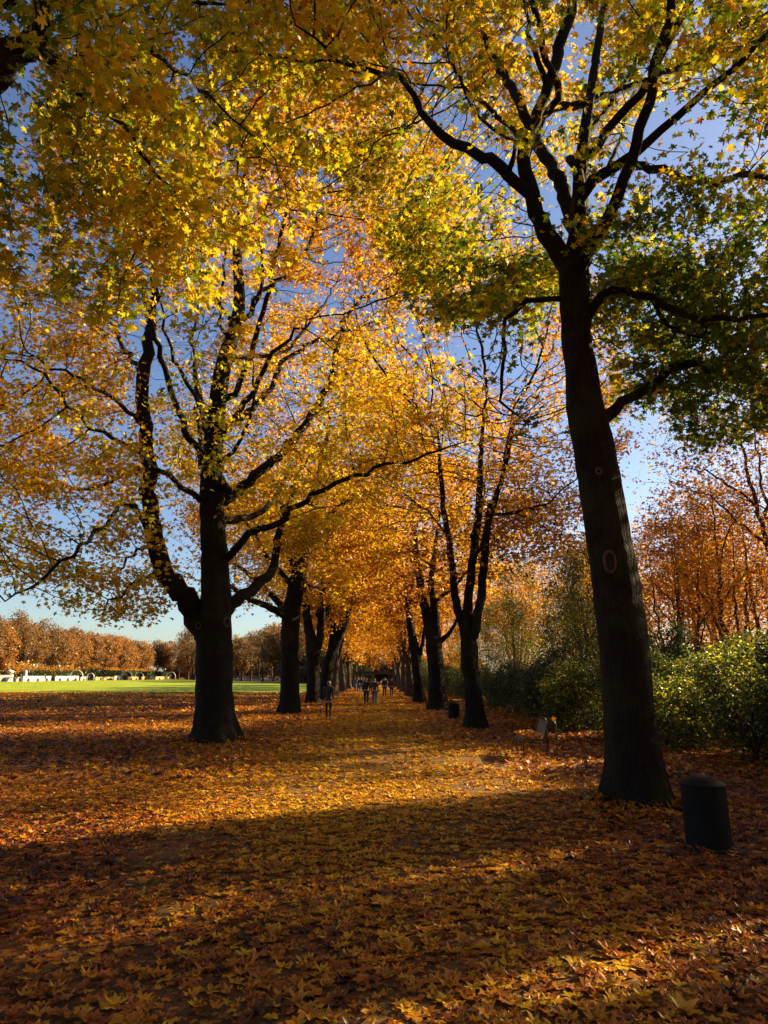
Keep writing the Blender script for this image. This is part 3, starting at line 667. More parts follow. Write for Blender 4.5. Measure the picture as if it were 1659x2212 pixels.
def edge(x): return 150 + max(0.0, -x - 20) * 2.05
def trees_all():
    hero_left(); hero_right(); near_left(); avenue_near()
    # ---- rest of the avenue
    ks = [Kind(generic('maple_tree', '', 20, 6.5, 4, 13000, .3, .71, seed=i, natt=1300, r0=.42, group='maples of the avenue', low=4.2)) for i in range(2)]
    ys = [68, 84, 100, 117, 134]
    side = 'left'
    for i, y in enumerate(ys):
        ks[i % 2].put(-4.6 + (y * -.004), y, s=rng.uniform(.9, 1.05), rz=rng.uniform(0, 6), label='golden maple %s behind the forked maple down the left of the path' % ORD[i])
    for i, y in enumerate([64, 80, 97, 114, 131]):
        ks[(i + 1) % 2].put(2.6 + (y * -.004), y, s=rng.uniform(.85, 1.0), rz=rng.uniform(0, 6), label='golden maple %s behind the leaning maple down the right of the path' % ORD[i])
    # trees closing the end of the avenue
    for i, (x, y) in enumerate([(-9, 152), (-3, 158), (3, 160), (9, 153), (14, 146)]):
        ks[i % 2].put(x, y, s=.8, rz=i * 1.3, label='golden tree closing the end of the avenue, %s from the left' % ORD[i])
    # ---- woods on the right behind the bushes
    w1 = Kind(generic('woodland_tree', '', 14, 3.2, 1, 6000, .16, .80, h0=3, r0=.16, natt=900, step=.45, kill=.7, group='thin trees of the wood on the right', spread=.3, flare=.3, seed=3, tip=.007, tvar=.1))
    w2 = Kind(generic('woodland_tree', '', 12, 3.4, 3, 3600, .16, .82, h0=.9, r0=.22, natt=800, step=.45, kill=.7, group='thin trees of the wood on the right', spread=.3, flare=.3, seed=5, tip=.008, tvar=.08))
    w3 = Kind(generic('woodland_tree', '', 13, 4.0, 2, 7500, .15, .82, h0=2, r0=.2, natt=1000, step=.45, kill=.7, group='thin trees of the wood on the right', spread=.35, flare=.3, seed=7, low=1.6, tvar=.12))
    w4 = Kind(generic('hazel_tree', '', 8.5, 3.4, 4, 14000, .14, .42, h0=.6, r0=.14, natt=1000, step=.4, kill=.6, group='green hazels behind the bushes', leafmat=M_BUSH, tj=.2, spread=.3, flare=.3, seed=9, low=.8, tvar=.1, tmpl=T_OVAL, tip=.006))
    wl = [(w2, 16.8, 33.5, 1.0), (w2, 15.2, 37, .9), (w1, 21, 38, 1.1), (w3, 13.2, 47, 1.0), (w3, 18, 52, 1.0), (w1, 11, 58, 1.1), (w3, 24, 60, 1.0), (w3, 31, 62, .85), (w3, 9.5, 72, 1.1), (w3, 15, 78, 1.1),
          (w3, 22, 82, 1.1), (w1, 12, 92, 1.2), (w3, 19, 100, 1.2), (w3, 11, 112, 1.2), (w3, 30, 98, 1.2), (w3, 42, 86, 1.0), (w2, 25, 46, 1.0), (w1, 30, 50, 1.1), (w3, 16.5, 66, 1.1), (w3, 22, 72, 1.1), (w3, 13, 69, 1.0), (w3, 28, 78, 1.1), (w3, 26, 92, 1.2), (w3, 36, 72, 1.0), (w2, 14.2, 33, .9), (w1, 15.8, 33, 1.1), (w1, 18.2, 40, 1.1), (w1, 16, 44, 1.0), (w2, 20.5, 43, 1.1), (w2, 24, 51, 1.1), (w1, 22, 47, 1.1)]
    wl.sort(key=lambda a: math.hypot(a[1], a[2]))
    for i, (k, x, y, s) in enumerate(wl):
        nm = {id(w1): 'slender tree with sparse rust leaves', id(w2): 'nearly bare tree with spreading stems', id(w3): 'orange leaved tree'}[id(k)]
        k.put(x, y, s=s, rz=rng.uniform(0, 6), label='%s in the right wood, %s nearest the camera' % (nm, ORD[i]))
    for i, (x, y, s) in enumerate(sorted([(8.9, 30, .7), (10.2, 37, .6), (9.4, 52, .7), (9.4, 64, .75), (9.2, 78, .8), (14.5, 47, 1.0), (18, 56, 1.1), (12.2, 61, 1.1)], key=lambda a: math.hypot(a[0], a[1]))):
        w4.put(x, y, s=s, sz=1.35, rz=i * 1.9, label='green and yellow hazel above the bushes, %s nearest' % ORD[i])
    hi = Kind(generic('woodland_tree', '', 18, 5.6, 3, 4500, .18, .80, h0=5, r0=.3, natt=1300, group='tall trees of the wood on the right', low=7.5, seed=31, tvar=.15, tj=.1))
    for i, (x, y, s, nm) in enumerate([(18.6, 31.5, 1.0, 'nearest to the camera'), (24, 37, 1.05, 'behind and right of the nearest')]):
        hi.put(x, y, s=s, rz=i * 1.9, label='tall rusty crowned tree at the right edge, %s' % nm)
    tall = Kind(generic('woodland_tree', '', 23, 6.0, 3, 10000, .24, .74, h0=10, r0=.32, natt=1200, group='tall trees of the wood on the right', low=14, seed=41, tvar=.15, tj=.1))  # added off to the right, crowns set high to shade the left ground
    for i, (x, y, s) in enumerate([(24.5, 31.2, .95), (29, 39, 1.0)]):
        tall.put(x, y, s=s, rz=i * 1.9, label='high crowned shade tree added off to the right of the wood, %s nearest' % ORD[i])
    for i, (x, y, s) in enumerate([(27, 38.5, 1.1), (31, 45, 1.2), (35, 53, 1.2)]):  # added outside the view so their stems throw stripes on the ground
        w2.put(x, y, s=s, rz=i * 2.3 + .5, label='nearly bare tree added off to the right to cast shadow stripes, %s nearest' % ORD[i])
    nar = Kind(generic('woodland_tree', '', 15, 1.9, 1, 14000, .20, .7, h0=1.2, r0=.16, natt=700, step=.4, kill=.6, group='thin trees of the wood on the right', low=1.0, seed=51, tvar=.15, tj=.1))  # unseen columns added to shape shadow streaks and darken the leaning trunk
    for i, (x, y, s) in enumerate([(15.0, 17.1, .66), (16, 16.0, .36), (15, 13.4, .55), (17, 12.2, .42), (17.5, 9.4, .5)]):
        nar.put(x, y, s=s, sz=1.0 / s, rz=i * 1.3, label='narrow leafy tree added off to the right to streak the foreground with shade, %s' % ORD[i])
    # ---- trees beyond the lawn
    f1 = Kind(generic('lime_tree', '', 17, 5.2, 2, 9000, .46, .88, h0=3.5, r0=.35, natt=500, step=.9, kill=1.4, tmpl=T_FAR, group='trees in the long row beyond the lawn', leafmat=M_LIME, spread=.6, seed=11, low=3.5, minr=.02, tvar=.05))
    f2 = Kind(generic('lime_tree', '', 17, 5.2, 2, 9000, .46, .70, h0=3.0, r0=.35, natt=500, step=.9, kill=1.4, tmpl=T_FAR, group='trees in the long row beyond the lawn', leafmat=M_LIME, spread=.6, seed=12, low=2.0, minr=.02, tvar=.07))
    f3 = Kind(generic('lime_tree', '', 18, 5.2, 3, 2600, .40, .93, h0=3.0, r0=.35, natt=800, step=.8, kill=1.1, tmpl=T_FAR, group='trees in the long row beyond the lawn', leafmat=M_LIME, spread=.6, seed=13, low=3, tip=.03, tvar=.04))
    f4 = Kind(generic('autumn_shrub', '', 5, 3.2, 4, 2200, .45, .4, h0=.4, r0=.12, natt=200, step=.7, kill=1.1, tmpl=T_FAR, group='yellow undergrowth below the far trees', leafmat=M_LIME, spread=.5, seed=14, low=.3, minr=.02, tvar=.1))
    n = 0
    for i in range(22):
        y = 166 + i * 7.4; x = -99 - i * .55 + rng.normal() * .8
        k = f3 if i < 7 and i % 3 != 2 else (f1 if i % 2 else f2)
        nm = 'bare brown' if k is f3 else ('russet' if k is f1 else 'orange')
        k.put(x, y, rise(x, y), s=rng.uniform(.92, 1.08), rz=rng.uniform(0, 6), label='%s tree at the front of the row beyond the lawn, %s from the left' % (nm, ORD[i]))
        x2 = x - 9 + rng.normal(); k2 = (f1, f2, f1)[i % 3]
        if i % 2 == 0: k2.put(x2, y + 3, .5, s=rng.uniform(1.0, 1.15), rz=rng.uniform(0, 6), label='russet tree in the second rank beyond the lawn, %s from the left' % ORD[i // 2])
    for i in range(16):
        y = 172 + i * 10; f4.put(-97.5 - i * .5 + rng.normal() * .5, y, rise(-95, y), s=rng.uniform(.7, 1.1), rz=rng.uniform(0, 6), label='yellow shrub below the row beyond the lawn, %s from the left' % ORD[i])
    # far end of the lawn, behind the left avenue trees
    for i in range(15):
        x = -92 + i * 6.2; y = edge(x) + 14 + rng.uniform(0, 8)
        k = (f3, f1, f2)[i % 3]
        k.put(x, y, rise(x, y), s=rng.uniform(.8, .95), rz=rng.uniform(0, 6), label='tree closing the far end of the lawn, %s from the left' % ORD[i])
    for i in range(9):
        x = -128 + i * 6; y = 338 + rng.uniform(-3, 3)
        (f1, f2, f3)[i % 3].put(x, y, rise(x, y), s=rng.uniform(1.0, 1.15), rz=i, label='far tree where the long row meets the end of the lawn, %s from the left' % ORD[i])
    for i, (x, y) in enumerate([(-73.1, 262), (-69.5, 255), (-66.8, 248)]):
        f3.put(x, y, rise(x, y), s=(1.2, 1.1, 1.15)[i], rz=i * 2.1, label='dark bare tree standing on the far lawn edge, %s of three' % ('leftmost', 'middle', 'rightmost')[i])
    for i, (x, y) in enumerate([(-45, 196), (-40, 176), (-36, 190), (-31, 178), (-27, 170), (-23, 184), (-19, 172), (-15, 186), (-12, 170)]):
        y = max(y, edge(x) + 7)
        (f3, f1, f3)[i % 3].put(x, y, rise(x, y), s=(.75), rz=i * 2.1, label='thin trunked tree behind the low grey wall, %s from the left' % ORD[i])
    # ---- bushes along the right
    def bush(label, h, rad, count, size, tb, seed, stops=None):
        sk = Skel(); sk.chain([(0, 0, 0), (0.02, 0, .25)], [.05, .045], .2, True, 0)
        for k in range(9):
            a = k * .7 + rng.normal() * .2; d = np.array([math.cos(a), math.sin(a), 0]) * rad * rng.uniform(.3, .8)
            sk.chain([(0, 0, .1), d * .4 + [0, 0, h * .35], d + [0, 0, h * rng.uniform(.6, .95)]], [.03, .022, .008], .25, False, .03)
        A = blob((0, 0, h * .47), (rad, rad, h * .52), 900, 1.1, -.1, .2, seed)
        A = A[A[:, 2] > .12]
        sk.grow(A, .26, .4, 3, 50, cap=3800); sk.finish(tip=.004)
        def tf(p): return tb + .14 * noise3(p, .7, seed) + .08 * noise3(p, 2.2, seed)
        cm = crown_leaves(sk, 'foliage', count, size, T_OVAL, tf, spread=.18, rmax=.02, clump=.8, tilt=.8, tj=.2)
        root = empty('bush'); tag(root, label, 'bush', 'bushes along the right of the path')
        link('stem', tube_mesh(sk, 'stem', coarse=.7), M_BARK_FAR, root); link('foliage', cm, M_BUSH, root)
        return root
    b1 = Kind(bush('', 3.2, 1.9, 14000, .11, .36, 1)); b2 = Kind(bush('', 2.7, 1.8, 12000, .11, .46, 2)); b3 = Kind(bush('', 3.3, 1.9, 15000, .115, .20, 4))
    bl = [(b3, 8.6, 9.0, .7), (b3, 7.9, 11.9, .5), (b3, 9.2, 10.6, 1.15), (b3, 8.5, 13.4, .8), (b3, 11.2, 13.6, 1.35), (b2, 8.2, 15.9, 1.0), (b1, 10.4, 17.2, .95), (b2, 7.4, 18.8, .75), (b2, 9.6, 20.6, .95), (b1, 7.3, 21.6, .95), (b2, 6.9, 24.0, .95), (b3, 7.0, 26.8, .9), (b3, 6.9, 29.6, .8), (b3, 6.8, 32.6, .85),
          (b3, 6.8, 36.0, .8), (b3, 6.7, 39.5, .8), (b1, 6.6, 43.5, .75), (b3, 6.5, 48, .8), (b3, 6.4, 53, .8), (b1, 6.4, 59, .85), (b3, 6.3, 66, .9), (b3, 6.2, 74, .9), (b1, 5.6, 84, 1.2), (b3, 5.6, 95, 1.2),
          (b1, 12.6, 19.6, 1.2), (b2, 12.4, 23.5, 1.2), (b1, 14.5, 27, 1.2), (b3, 11.4, 28, 1.2)]
    bl.sort(key=lambda a: math.hypot(a[1], a[2]))
    for i, (k, x, y, s) in enumerate(bl):
        nm = {id(b1): 'yellow green', id(b2): 'golden', id(b3): 'dark green'}[id(k)]
        k.put(x, y, s=s, rz=i * 2.4, label='%s bush right of the path, %s nearest in the hedge line' % (nm, ORD[i]))
    # undergrowth at the very end
    for i, (x, y) in enumerate([(-8, 140), (-4.6, 146), (5, 140), (8, 128), (-7, 120)]):
        b3.put(x, y, s=1.3, rz=i, label='dark bush at the end of the avenue, %s' % ('far left', 'left of the shelter', 'right of the shelter', 'far right', 'behind the left row')[i])
    f5 = Kind(generic('brown_shrub', '', 7, 5.5, 5, 3600, .55, .75, h0=.4, r0=.14, natt=260, step=.8, kill=1.2, tmpl=T_FAR, leafmat=M_UNDER, cat='shrub', group='brown shrubs closing the view', spread=.6, seed=15, low=.2, minr=.02, tvar=.15, tj=.15))
    for i in range(15):
        x = -104 + i * 7.6; y = edge(x) + 34; f5.put(x, y, rise(x, y) - .1, s=rng.uniform(.9, 1.3), rz=rng.uniform(0, 6), label='tall brown shrub behind the far end of the lawn, %s from the left' % ORD[i])
    for i, (x, y) in enumerate([(-13, 170), (-7, 172), (-1, 174), (5, 172), (11, 168), (-16, 160), (-20, 166), (17, 158)]):
        f5.put(x, y, s=1.1, rz=i * 1.1, label='tall brown shrub beyond the shelter, %s along' % ORD[i])
    # ---- right of and behind the camera, unseen: maples added to darken the foreground
    sh = Kind(generic('maple_tree', '', 19, 6.5, 4, 19000, .25, .6, seed=21, natt=1500, r0=.42, group='unseen maples shading the foreground', low=3.0))
    for i, (x, y, s) in enumerate([(12.0, 2.0, .8), (11, -7, .9), (20, -3, 1.0), (4.2, -7.5, .95), (-6.2, -10, .95), (13, -18, 1.0), (3.8, -22, 1.0), (-6, -25, 1.0)]):
        sh.put(x, y, s=s, rz=i * 1.7, label='unseen maple added around the camera to shade the foreground, %s' % ORD[i])

def SHADE(w1, w2, w3):
    return [(w3, 14.0, 12.0, .95), (w1, 21, 14, 1.1), (w2, 14, 8.0, 1.0), (w3, 20, 7.5, 1.1), (w1, 17.5, 20.5, .8)]
# ================================================================ ground, path, lawn
def path_c(y): return -.15 - .008 * y + .25 * np.sin(y * .11)
def path_w(y): return 2.6 - .5 * np.clip(y / 120, 0, 1)

def grid(name, xs, ys, zoff, mat, mask=None):
    X, Y = np.meshgrid(xs, ys); Z = rise(X, Y) + zoff
    V = np.stack([X, Y, Z], -1).reshape(-1, 3); nx = len(xs)
    i = np.arange(len(ys) - 1)[:, None] * nx + np.arange(nx - 1)[None]
    f = np.stack([i, i + 1, i + nx + 1, i + nx], -1).reshape(-1, 4)
    o = link(name, np_mesh(name, V, f), mat); return o

def litter_material():
    m, N, L, out = nt('leaf litter ground')
    tc = N.new('ShaderNodeTexCoord')
    n0 = noise(N, L, tc.outputs['Object'], 3.0, 3)
    ad = N.new('ShaderNodeMixRGB'); ad.inputs[0].default_value = .12
    L.new(tc.outputs['Object'], ad.inputs[1]); L.new(n0.outputs['Color'], ad.inputs[2])
    v = N.new('ShaderNodeTexVoronoi'); v.inputs['Scale'].default_value = 9
    L.new(ad.outputs[0], v.inputs['Vector'])
    sep = N.new('ShaderNodeSeparateColor'); L.new(v.outputs['Color'], sep.inputs[0])
    r = ramp(N, [(0, (.04, .02, .01)), (.3, (.16, .05, .012)), (.55, (.36, .12, .015)), (.8, (.48, .2, .02)), (1, (.58, .32, .04))])
    L.new(sep.outputs[0], r.inputs['Fac'])
    n = noise(N, L, tc.outputs['Object'], .45, 5)
    rr = ramp(N, [(.35, (.45, .4, .35)), (.65, (1, 1, 1))]); L.new(n.outputs['Fac'], rr.inputs['Fac'])
    mu = N.new('ShaderNodeMixRGB'); mu.blend_type = 'MULTIPLY'; mu.inputs[0].default_value = 1
    L.new(r.outputs['Color'], mu.inputs[1]); L.new(rr.outputs['Color'], mu.inputs[2])
    b = N.new('ShaderNodeBsdfPrincipled'); b.inputs['Roughness'].default_value = .8; b.inputs['Specular IOR Level'].default_value = .25
    L.new(mu.outputs[0], b.inputs['Base Color'])
    bp = N.new('ShaderNodeBump'); bp.inputs['Strength'].default_value = 1; bp.inputs['Distance'].default_value = .05
    L.new(sep.outputs[1], bp.inputs['Height']); L.new(bp.outputs[0], b.inputs['Normal'])
    L.new(b.outputs[0], out.inputs['Surface']); return m

def sand_material():
    m, N, L, out = nt('sandy path')
    tc = N.new('ShaderNodeTexCoord')
    n = noise(N, L, tc.outputs['Object'], 1.1, 6, .6); n2 = noise(N, L, tc.outputs['Object'], 90, 3, .7)
    r = ramp(N, [(.35, (.09, .048, .020)), (.55, (.18, .10, .038)), (.7, (.27, .158, .062))]); L.new(n.outputs['Fac'], r.inputs['Fac'])
    r2 = ramp(N, [(.3, (.55, .55, .55)), (.6, (1, 1, 1))]); L.new(n2.outputs['Fac'], r2.inputs['Fac'])
    mu = N.new('ShaderNodeMixRGB'); mu.blend_type = 'MULTIPLY'; mu.inputs[0].default_value = 1
    L.new(r.outputs['Color'], mu.inputs[1]); L.new(r2.outputs['Color'], mu.inputs[2])
    b = N.new('ShaderNodeBsdfPrincipled'); b.inputs['Roughness'].default_value = .95; b.inputs['Specular IOR Level'].default_value = .15
    v = N.new('ShaderNodeTexVoronoi'); v.inputs['Scale'].default_value = 34; L.new(tc.outputs['Object'], v.inputs['Vector'])
    sp = N.new('ShaderNodeSeparateColor'); L.new(v.outputs['Color'], sp.inputs[0])
    fr = ramp(N, [(.66, (0, 0, 0)), (.70, (.85, .85, .85))]); L.new(sp.outputs[0], fr.inputs['Fac'])
    fc = ramp(N, [(0, (.05, .022, .008)), (.5, (.26, .09, .01)), (1, (.5, .26, .02))]); L.new(sp.outputs[1], fc.inputs['Fac'])
    fm = N.new('ShaderNodeMixRGB'); L.new(fr.outputs['Color'], fm.inputs[0]); L.new(mu.outputs[0], fm.inputs[1]); L.new(fc.outputs['Color'], fm.inputs[2])
    L.new(fm.outputs[0], b.inputs['Base Color'])
    bp = N.new('ShaderNodeBump'); bp.inputs['Strength'].default_value = 1.0; bp.inputs['Distance'].default_value = .02
    ad = N.new('ShaderNodeMath'); L.new(n2.outputs['Fac'], ad.inputs[0]); L.new(n.outputs['Fac'], ad.inputs[1])
    L.new(ad.outputs[0], bp.inputs['Height']); L.new(bp.outputs[0], b.inputs['Normal'])
    L.new(b.outputs[0], out.inputs['Surface']); return m

def grass_material():
    m, N, L, out = nt('lawn grass')
    tc = N.new('ShaderNodeTexCoord')
    n = noise(N, L, tc.outputs['Object'], .25, 6, .6); n2 = noise(N, L, tc.outputs['Object'], 6, 4, .7)
    r = ramp(N, [(.35, (.22, .29, .006)), (.6, (.36, .42, .008))]); L.new(n.outputs['Fac'], r.inputs['Fac'])
    r2 = ramp(N, [(.35, (.6, .6, .6)), (.6, (1, 1, 1))]); L.new(n2.outputs['Fac'], r2.inputs['Fac'])
    mu = N.new('ShaderNodeMixRGB'); mu.blend_type = 'MULTIPLY'; mu.inputs[0].default_value = 1
    L.new(r.outputs['Color'], mu.inputs[1]); L.new(r2.outputs['Color'], mu.inputs[2])
    b = N.new('ShaderNodeBsdfPrincipled'); b.inputs['Roughness'].default_value = .8; b.inputs['Specular IOR Level'].default_value = .2
    L.new(mu.outputs[0], b.inputs['Base Color'])
    bp = N.new('ShaderNodeBump'); bp.inputs['Strength'].default_value = 1; bp.inputs['Distance'].default_value = .08
    L.new(n2.outputs['Fac'], bp.inputs['Height']); L.new(bp.outputs[0], b.inputs['Normal'])
    L.new(b.outputs[0], out.inputs['Surface']); return m

def ground_all():
    xs = np.concatenate([[-1500, -700, -350, -200], np.arange(-140, 20.1, 4), [40, 80, 160, 350, 700, 1500]])
    ys = np.concatenate([[-300, -100, -40, -12], np.arange(0, 320.1, 4), [400, 600, 1000, 2500]])
    tag(grid('ground', xs, ys, 0, litter_material()), kind='structure')
    X, Y = np.meshgrid(np.arange(-88, -7.9, 4), np.arange(64, 300.1, 4)); ny, nx = X.shape
    V = np.stack([X, Y, rise(X, Y) + .02], -1).reshape(-1, 3)
    f = [(r * nx + c, r * nx + c + 1, (r + 1) * nx + c + 1, (r + 1) * nx + c) for r in range(ny - 1) for c in range(nx - 1) if Y[r + 1, c] <= edge(X[0, c + 1]) + 2]
    lw = link('lawn', np_mesh('lawn', V, f), grass_material()); tag(lw, kind='structure')
    # ragged near and right edges of the lawn
    for v in lw.data.vertices:
        if abs(v.co.y - 64) < .1: v.co.y += .9 * math.sin(v.co.x * .9) + rng.normal() * .8; v.co.z = .02
    # sandy path with an uneven edge
    ys = np.concatenate([np.arange(-14, 40, .35), np.arange(40, 152, 1.5)]); V = []
    for k, y in enumerate(ys):
        c, w = path_c(y), path_w(y)
        a = c - w + .35 * math.sin(y * 1.3) + .2 * math.sin(y * 3.7 + 1); b = c + w + .3 * math.sin(y * 1.1 + 2) + .2 * math.sin(y * 4.3)
        for f in np.linspace(0, 1, 7): V.append((a + (b - a) * f, y, .006 + .02 * math.sin(math.pi * f)))
    V = np.array(V); i = np.arange(len(ys) - 1)[:, None] * 7 + np.arange(6)[None]
    f = np.stack([i, i + 1, i + 8, i + 7], -1).reshape(-1, 4)
    tag(link('path', np_mesh('path', V, f, smooth=True), sand_material()), kind='structure')
    # gravel road round the far edges of the lawn
    line = [(-92, 100), (-92, 170), (-92, 230), (-92, 300), (-70, 257), (-45, 206), (-20, 155), (-8, 152)]; q = []
    for (x, y) in line: q.append((x, y))
    outer = [(-88, 100), (-88, 170), (-88, 230), (-88, 288), (-68, 248), (-43, 199), (-20, 150.5), (-8, 147)]
    V = np.array([(x, y, float(rise(x, y)) + .05) for p in zip(line, outer) for (x, y) in p]); f = np.array([(2 * i, 2 * i + 1, 2 * i + 3, 2 * i + 2) for i in range(7)])
    tag(link('gravel_road', np_mesh('gravel_road', V, f), plain('gravel', (.22, .19, .17), .9)), kind='structure')

    # fallen leaves
    def scatter(n, y0, y1, xl, xr, size, tmpl, name, label, tilt, crumple, flat=.0):
        y = y0 + (y1 - y0) * rng.uniform(0, 1, n) ** .9
        lo, hi = xl(y), xr(y); x = lo + (hi - lo) * rng.uniform(0, 1, n)
        dpath = np.abs(x - path_c(y)) / path_w(y)
        p = np.column_stack([x, y, np.zeros(n)])
        nn = noise3(p, .9, 2) + .5 * noise3(p, 2.6, 9)
        cov = np.where(dpath < 1.05, np.clip(.68 + .5 * nn, .12, 1), np.clip(.9 + .2 * nn, .4, 1))
        keep = rng.uniform(0, 1, n) < cov
        x, y, dpath, p = x[keep], y[keep], dpath[keep], p[keep]; n = len(x)
        z = rise(x, y) + .012 + rng.uniform(0, .035, n) * np.where(dpath < 1, .35, 1.0) + np.where(dpath < 1, .018, 0)
        t = np.clip(.27 + .12 * np.clip((10 - y) / 3, 0, 1) + .14 * noise3(p, .5, 4) + rng.normal(size=n) * .24 + .34 * np.clip(dpath - .5, 0, 1), 0, 1)  # golden for the sunlit path, browner for foreground shade: light set in leaf colour
        til = np.where(dpath < 1.0, tilt * .6, tilt)[:, None]
        sz = size * rng.uniform(.45, 1.35, n)
        nz = np.tile([0, 0, 1.0], (n, 1)) + rng.normal(size=(n, 3)) * til
        me = leaves_mesh(name, np.column_stack([x, y, z]), sz, t, tmpl, normal=nz, tilt=.01, droop=0, curl=.35, crumple=crumple)
        o = link(name, me, M_FALLEN); tag(o, label, 'fallen leaves', kind='stuff'); return n
    a = scatter(54000, 1.5, 13, lambda y: -.62 * y - 4, lambda y: .62 * y + 4, .088, T_MAPLE2, 'fallen_leaves', 'orange and brown maple leaves strewn over the foreground', .13, .07)
    b = scatter(62000, 13, 36, lambda y: -.6 * y - 4, lambda y: np.minimum(.6 * y + 2, 11 + 0 * y), .12, T_MAPLE, 'fallen_leaves', 'fallen maple leaves covering the ground around the big maples', .27, .09)
    c = scatter(62000, 36, 78, lambda y: -.6 * y - 4, lambda y: 8 + 0 * y, .19, T_MID, 'fallen_leaves', 'fallen leaves between the far avenue trees and the lawn', .3, .09)
    d = scatter(16000, 78, 150, lambda y: -9 + 0 * y, lambda y: 7 + 0 * y, .28, T_MID, 'fallen_leaves', 'fallen leaves at the far end of the avenue', .3, .08)
    # drifts of leaves against the feet of the two big trunks
    for (bx, by, r0, lb) in [(on_ground(1378, 1742), None, .55, 'leaves piled against the foot of the leaning right trunk'), (on_ground(463, 1603), None, .75, 'leaves piled round the roots of the big left maple')]:
        n = 900; a = rng.uniform(0, 6.28, n); rr = r0 + rng.exponential(.35, n)
        z = .14 * np.exp(-(rr - r0) / .25) * rng.uniform(0, 1, n) + .03
        me = leaves_mesh('fallen_leaves', np.column_stack([bx[0] + rr * np.cos(a), bx[1] + rr * np.sin(a), z]), .11 * rng.uniform(.6, 1.3, n), np.clip(rng.normal(.5, .25, n), 0, 1), T_MAPLE2, tilt=.35, droop=0, curl=.35, crumple=.08)
        tag(link('fallen_leaves', me, M_FALLEN), lb, 'fallen leaves', kind='stuff')
    # a few scattered on the lawn edge
    n = 2600; x = rng.uniform(-70, -8, n); y = 64 + rng.exponential(5, n)
    t = rng.uniform(0, .7, n)
    me = leaves_mesh('fallen_leaves', np.column_stack([x, y, rise(x, y) + .04]), .2, t, T_MID, tilt=.3, droop=0, curl=.3)
    tag(link('fallen_leaves', me, M_FALLEN), 'sparse leaves blown onto the near edge of the lawn', 'fallen leaves', kind='stuff')
# ================================================================ bins, benches, walls, arches, lamp
def bin_object():
    root = empty('litter_bin'); tag(root, '', 'litter bin', 'dark ribbed litter bins')
    prof = []; z = .03; r = .255
    prof.append((r - .004, z))
    n = 34
    for i in range(n):
        zz = .04 + .58 * i / n; prof += [(r, zz), (r, zz + .009), (r - .007, zz + .0095), (r - .007, zz + .0165)]
    prof += [(r, .622), (r, .645)]
    MB().lathe(prof, n=48).build('body', M_BIN, root)
    MB().lathe([(.268, .64), (.272, .648), (.272, .662), (.262, .668), (.19, .712), (.13, .738), (.10, .745), (.02, .747)], n=48).build('lid', M_BIN, root)
    MB().lathe([(.30, .0), (.30, .016), (.27, .022), (.25, .03)], n=48).build('base_plate', M_BINBASE, root)
    MB().box((.272, 0, .60), (.03, .06, .07), bev=.006).build('latch', M_BINBASE, root)
    return root

def bench_object(L=1.35):
    """wire seat bench: local x = from the front edge back, y along its length"""
    root = empty('park_bench'); tag(root, '', 'bench', 'steel wire benches on the right')
    sd, sh = .44, .43
    mb = MB()
    n = 17
    for i in range(n):                                   # wires along the length, curving through seat and backrest
        f = i / (n - 1)
        mb.tube([(.02 + sd * f, -L / 2, sh + .01 - .03 * math.sin(math.pi * f)), (.02 + sd * f, L / 2, sh + .01 - .03 * math.sin(math.pi * f))], .0048, 5)
    mb.box((.0, 0, sh - .035), (.012, L, .085), bev=.004)
    mb.build('seat', M_STEEL, root)
    mb = MB(); n = 22
    for i in range(n):
        f = i / (n - 1); x = sd + .03 + .10 * f; z = sh + .01 + .37 * f
        mb.tube([(x, -L / 2, z), (x, L / 2, z)], .0055, 5)
    for q in range(7):
        y = -L / 2 + L * q / 6; mb.tube([(sd + .036, y, sh), (sd + .137, y, sh + .38)], .004, 5)
    mb.build('backrest', M_STEEL, root)
    for s in (-1, 1):
        y = s * L / 2
        MB().tube([(0, y, 0), (0, y, sh - .05), (.012, y, sh - .012), (.05, y, sh), (sd - .02, y, sh - .01), (sd + .02, y, sh + .02), (sd + .14, y, sh + .385), (sd + .165, y, sh + .405), (sd + .25, y, sh + .40), (sd + .29, y, sh + .375), (sd + .30, y, sh + .33), (sd + .31, y, 0)], .016, 8).build('side_frame', M_BINBASE, root, True)
        MB().lathe([(.05, 0), (.05, .02), (.02, .04)], c=(sd + .31, y, 0), n=16).build('foot', M_BINBASE, root)
    return root

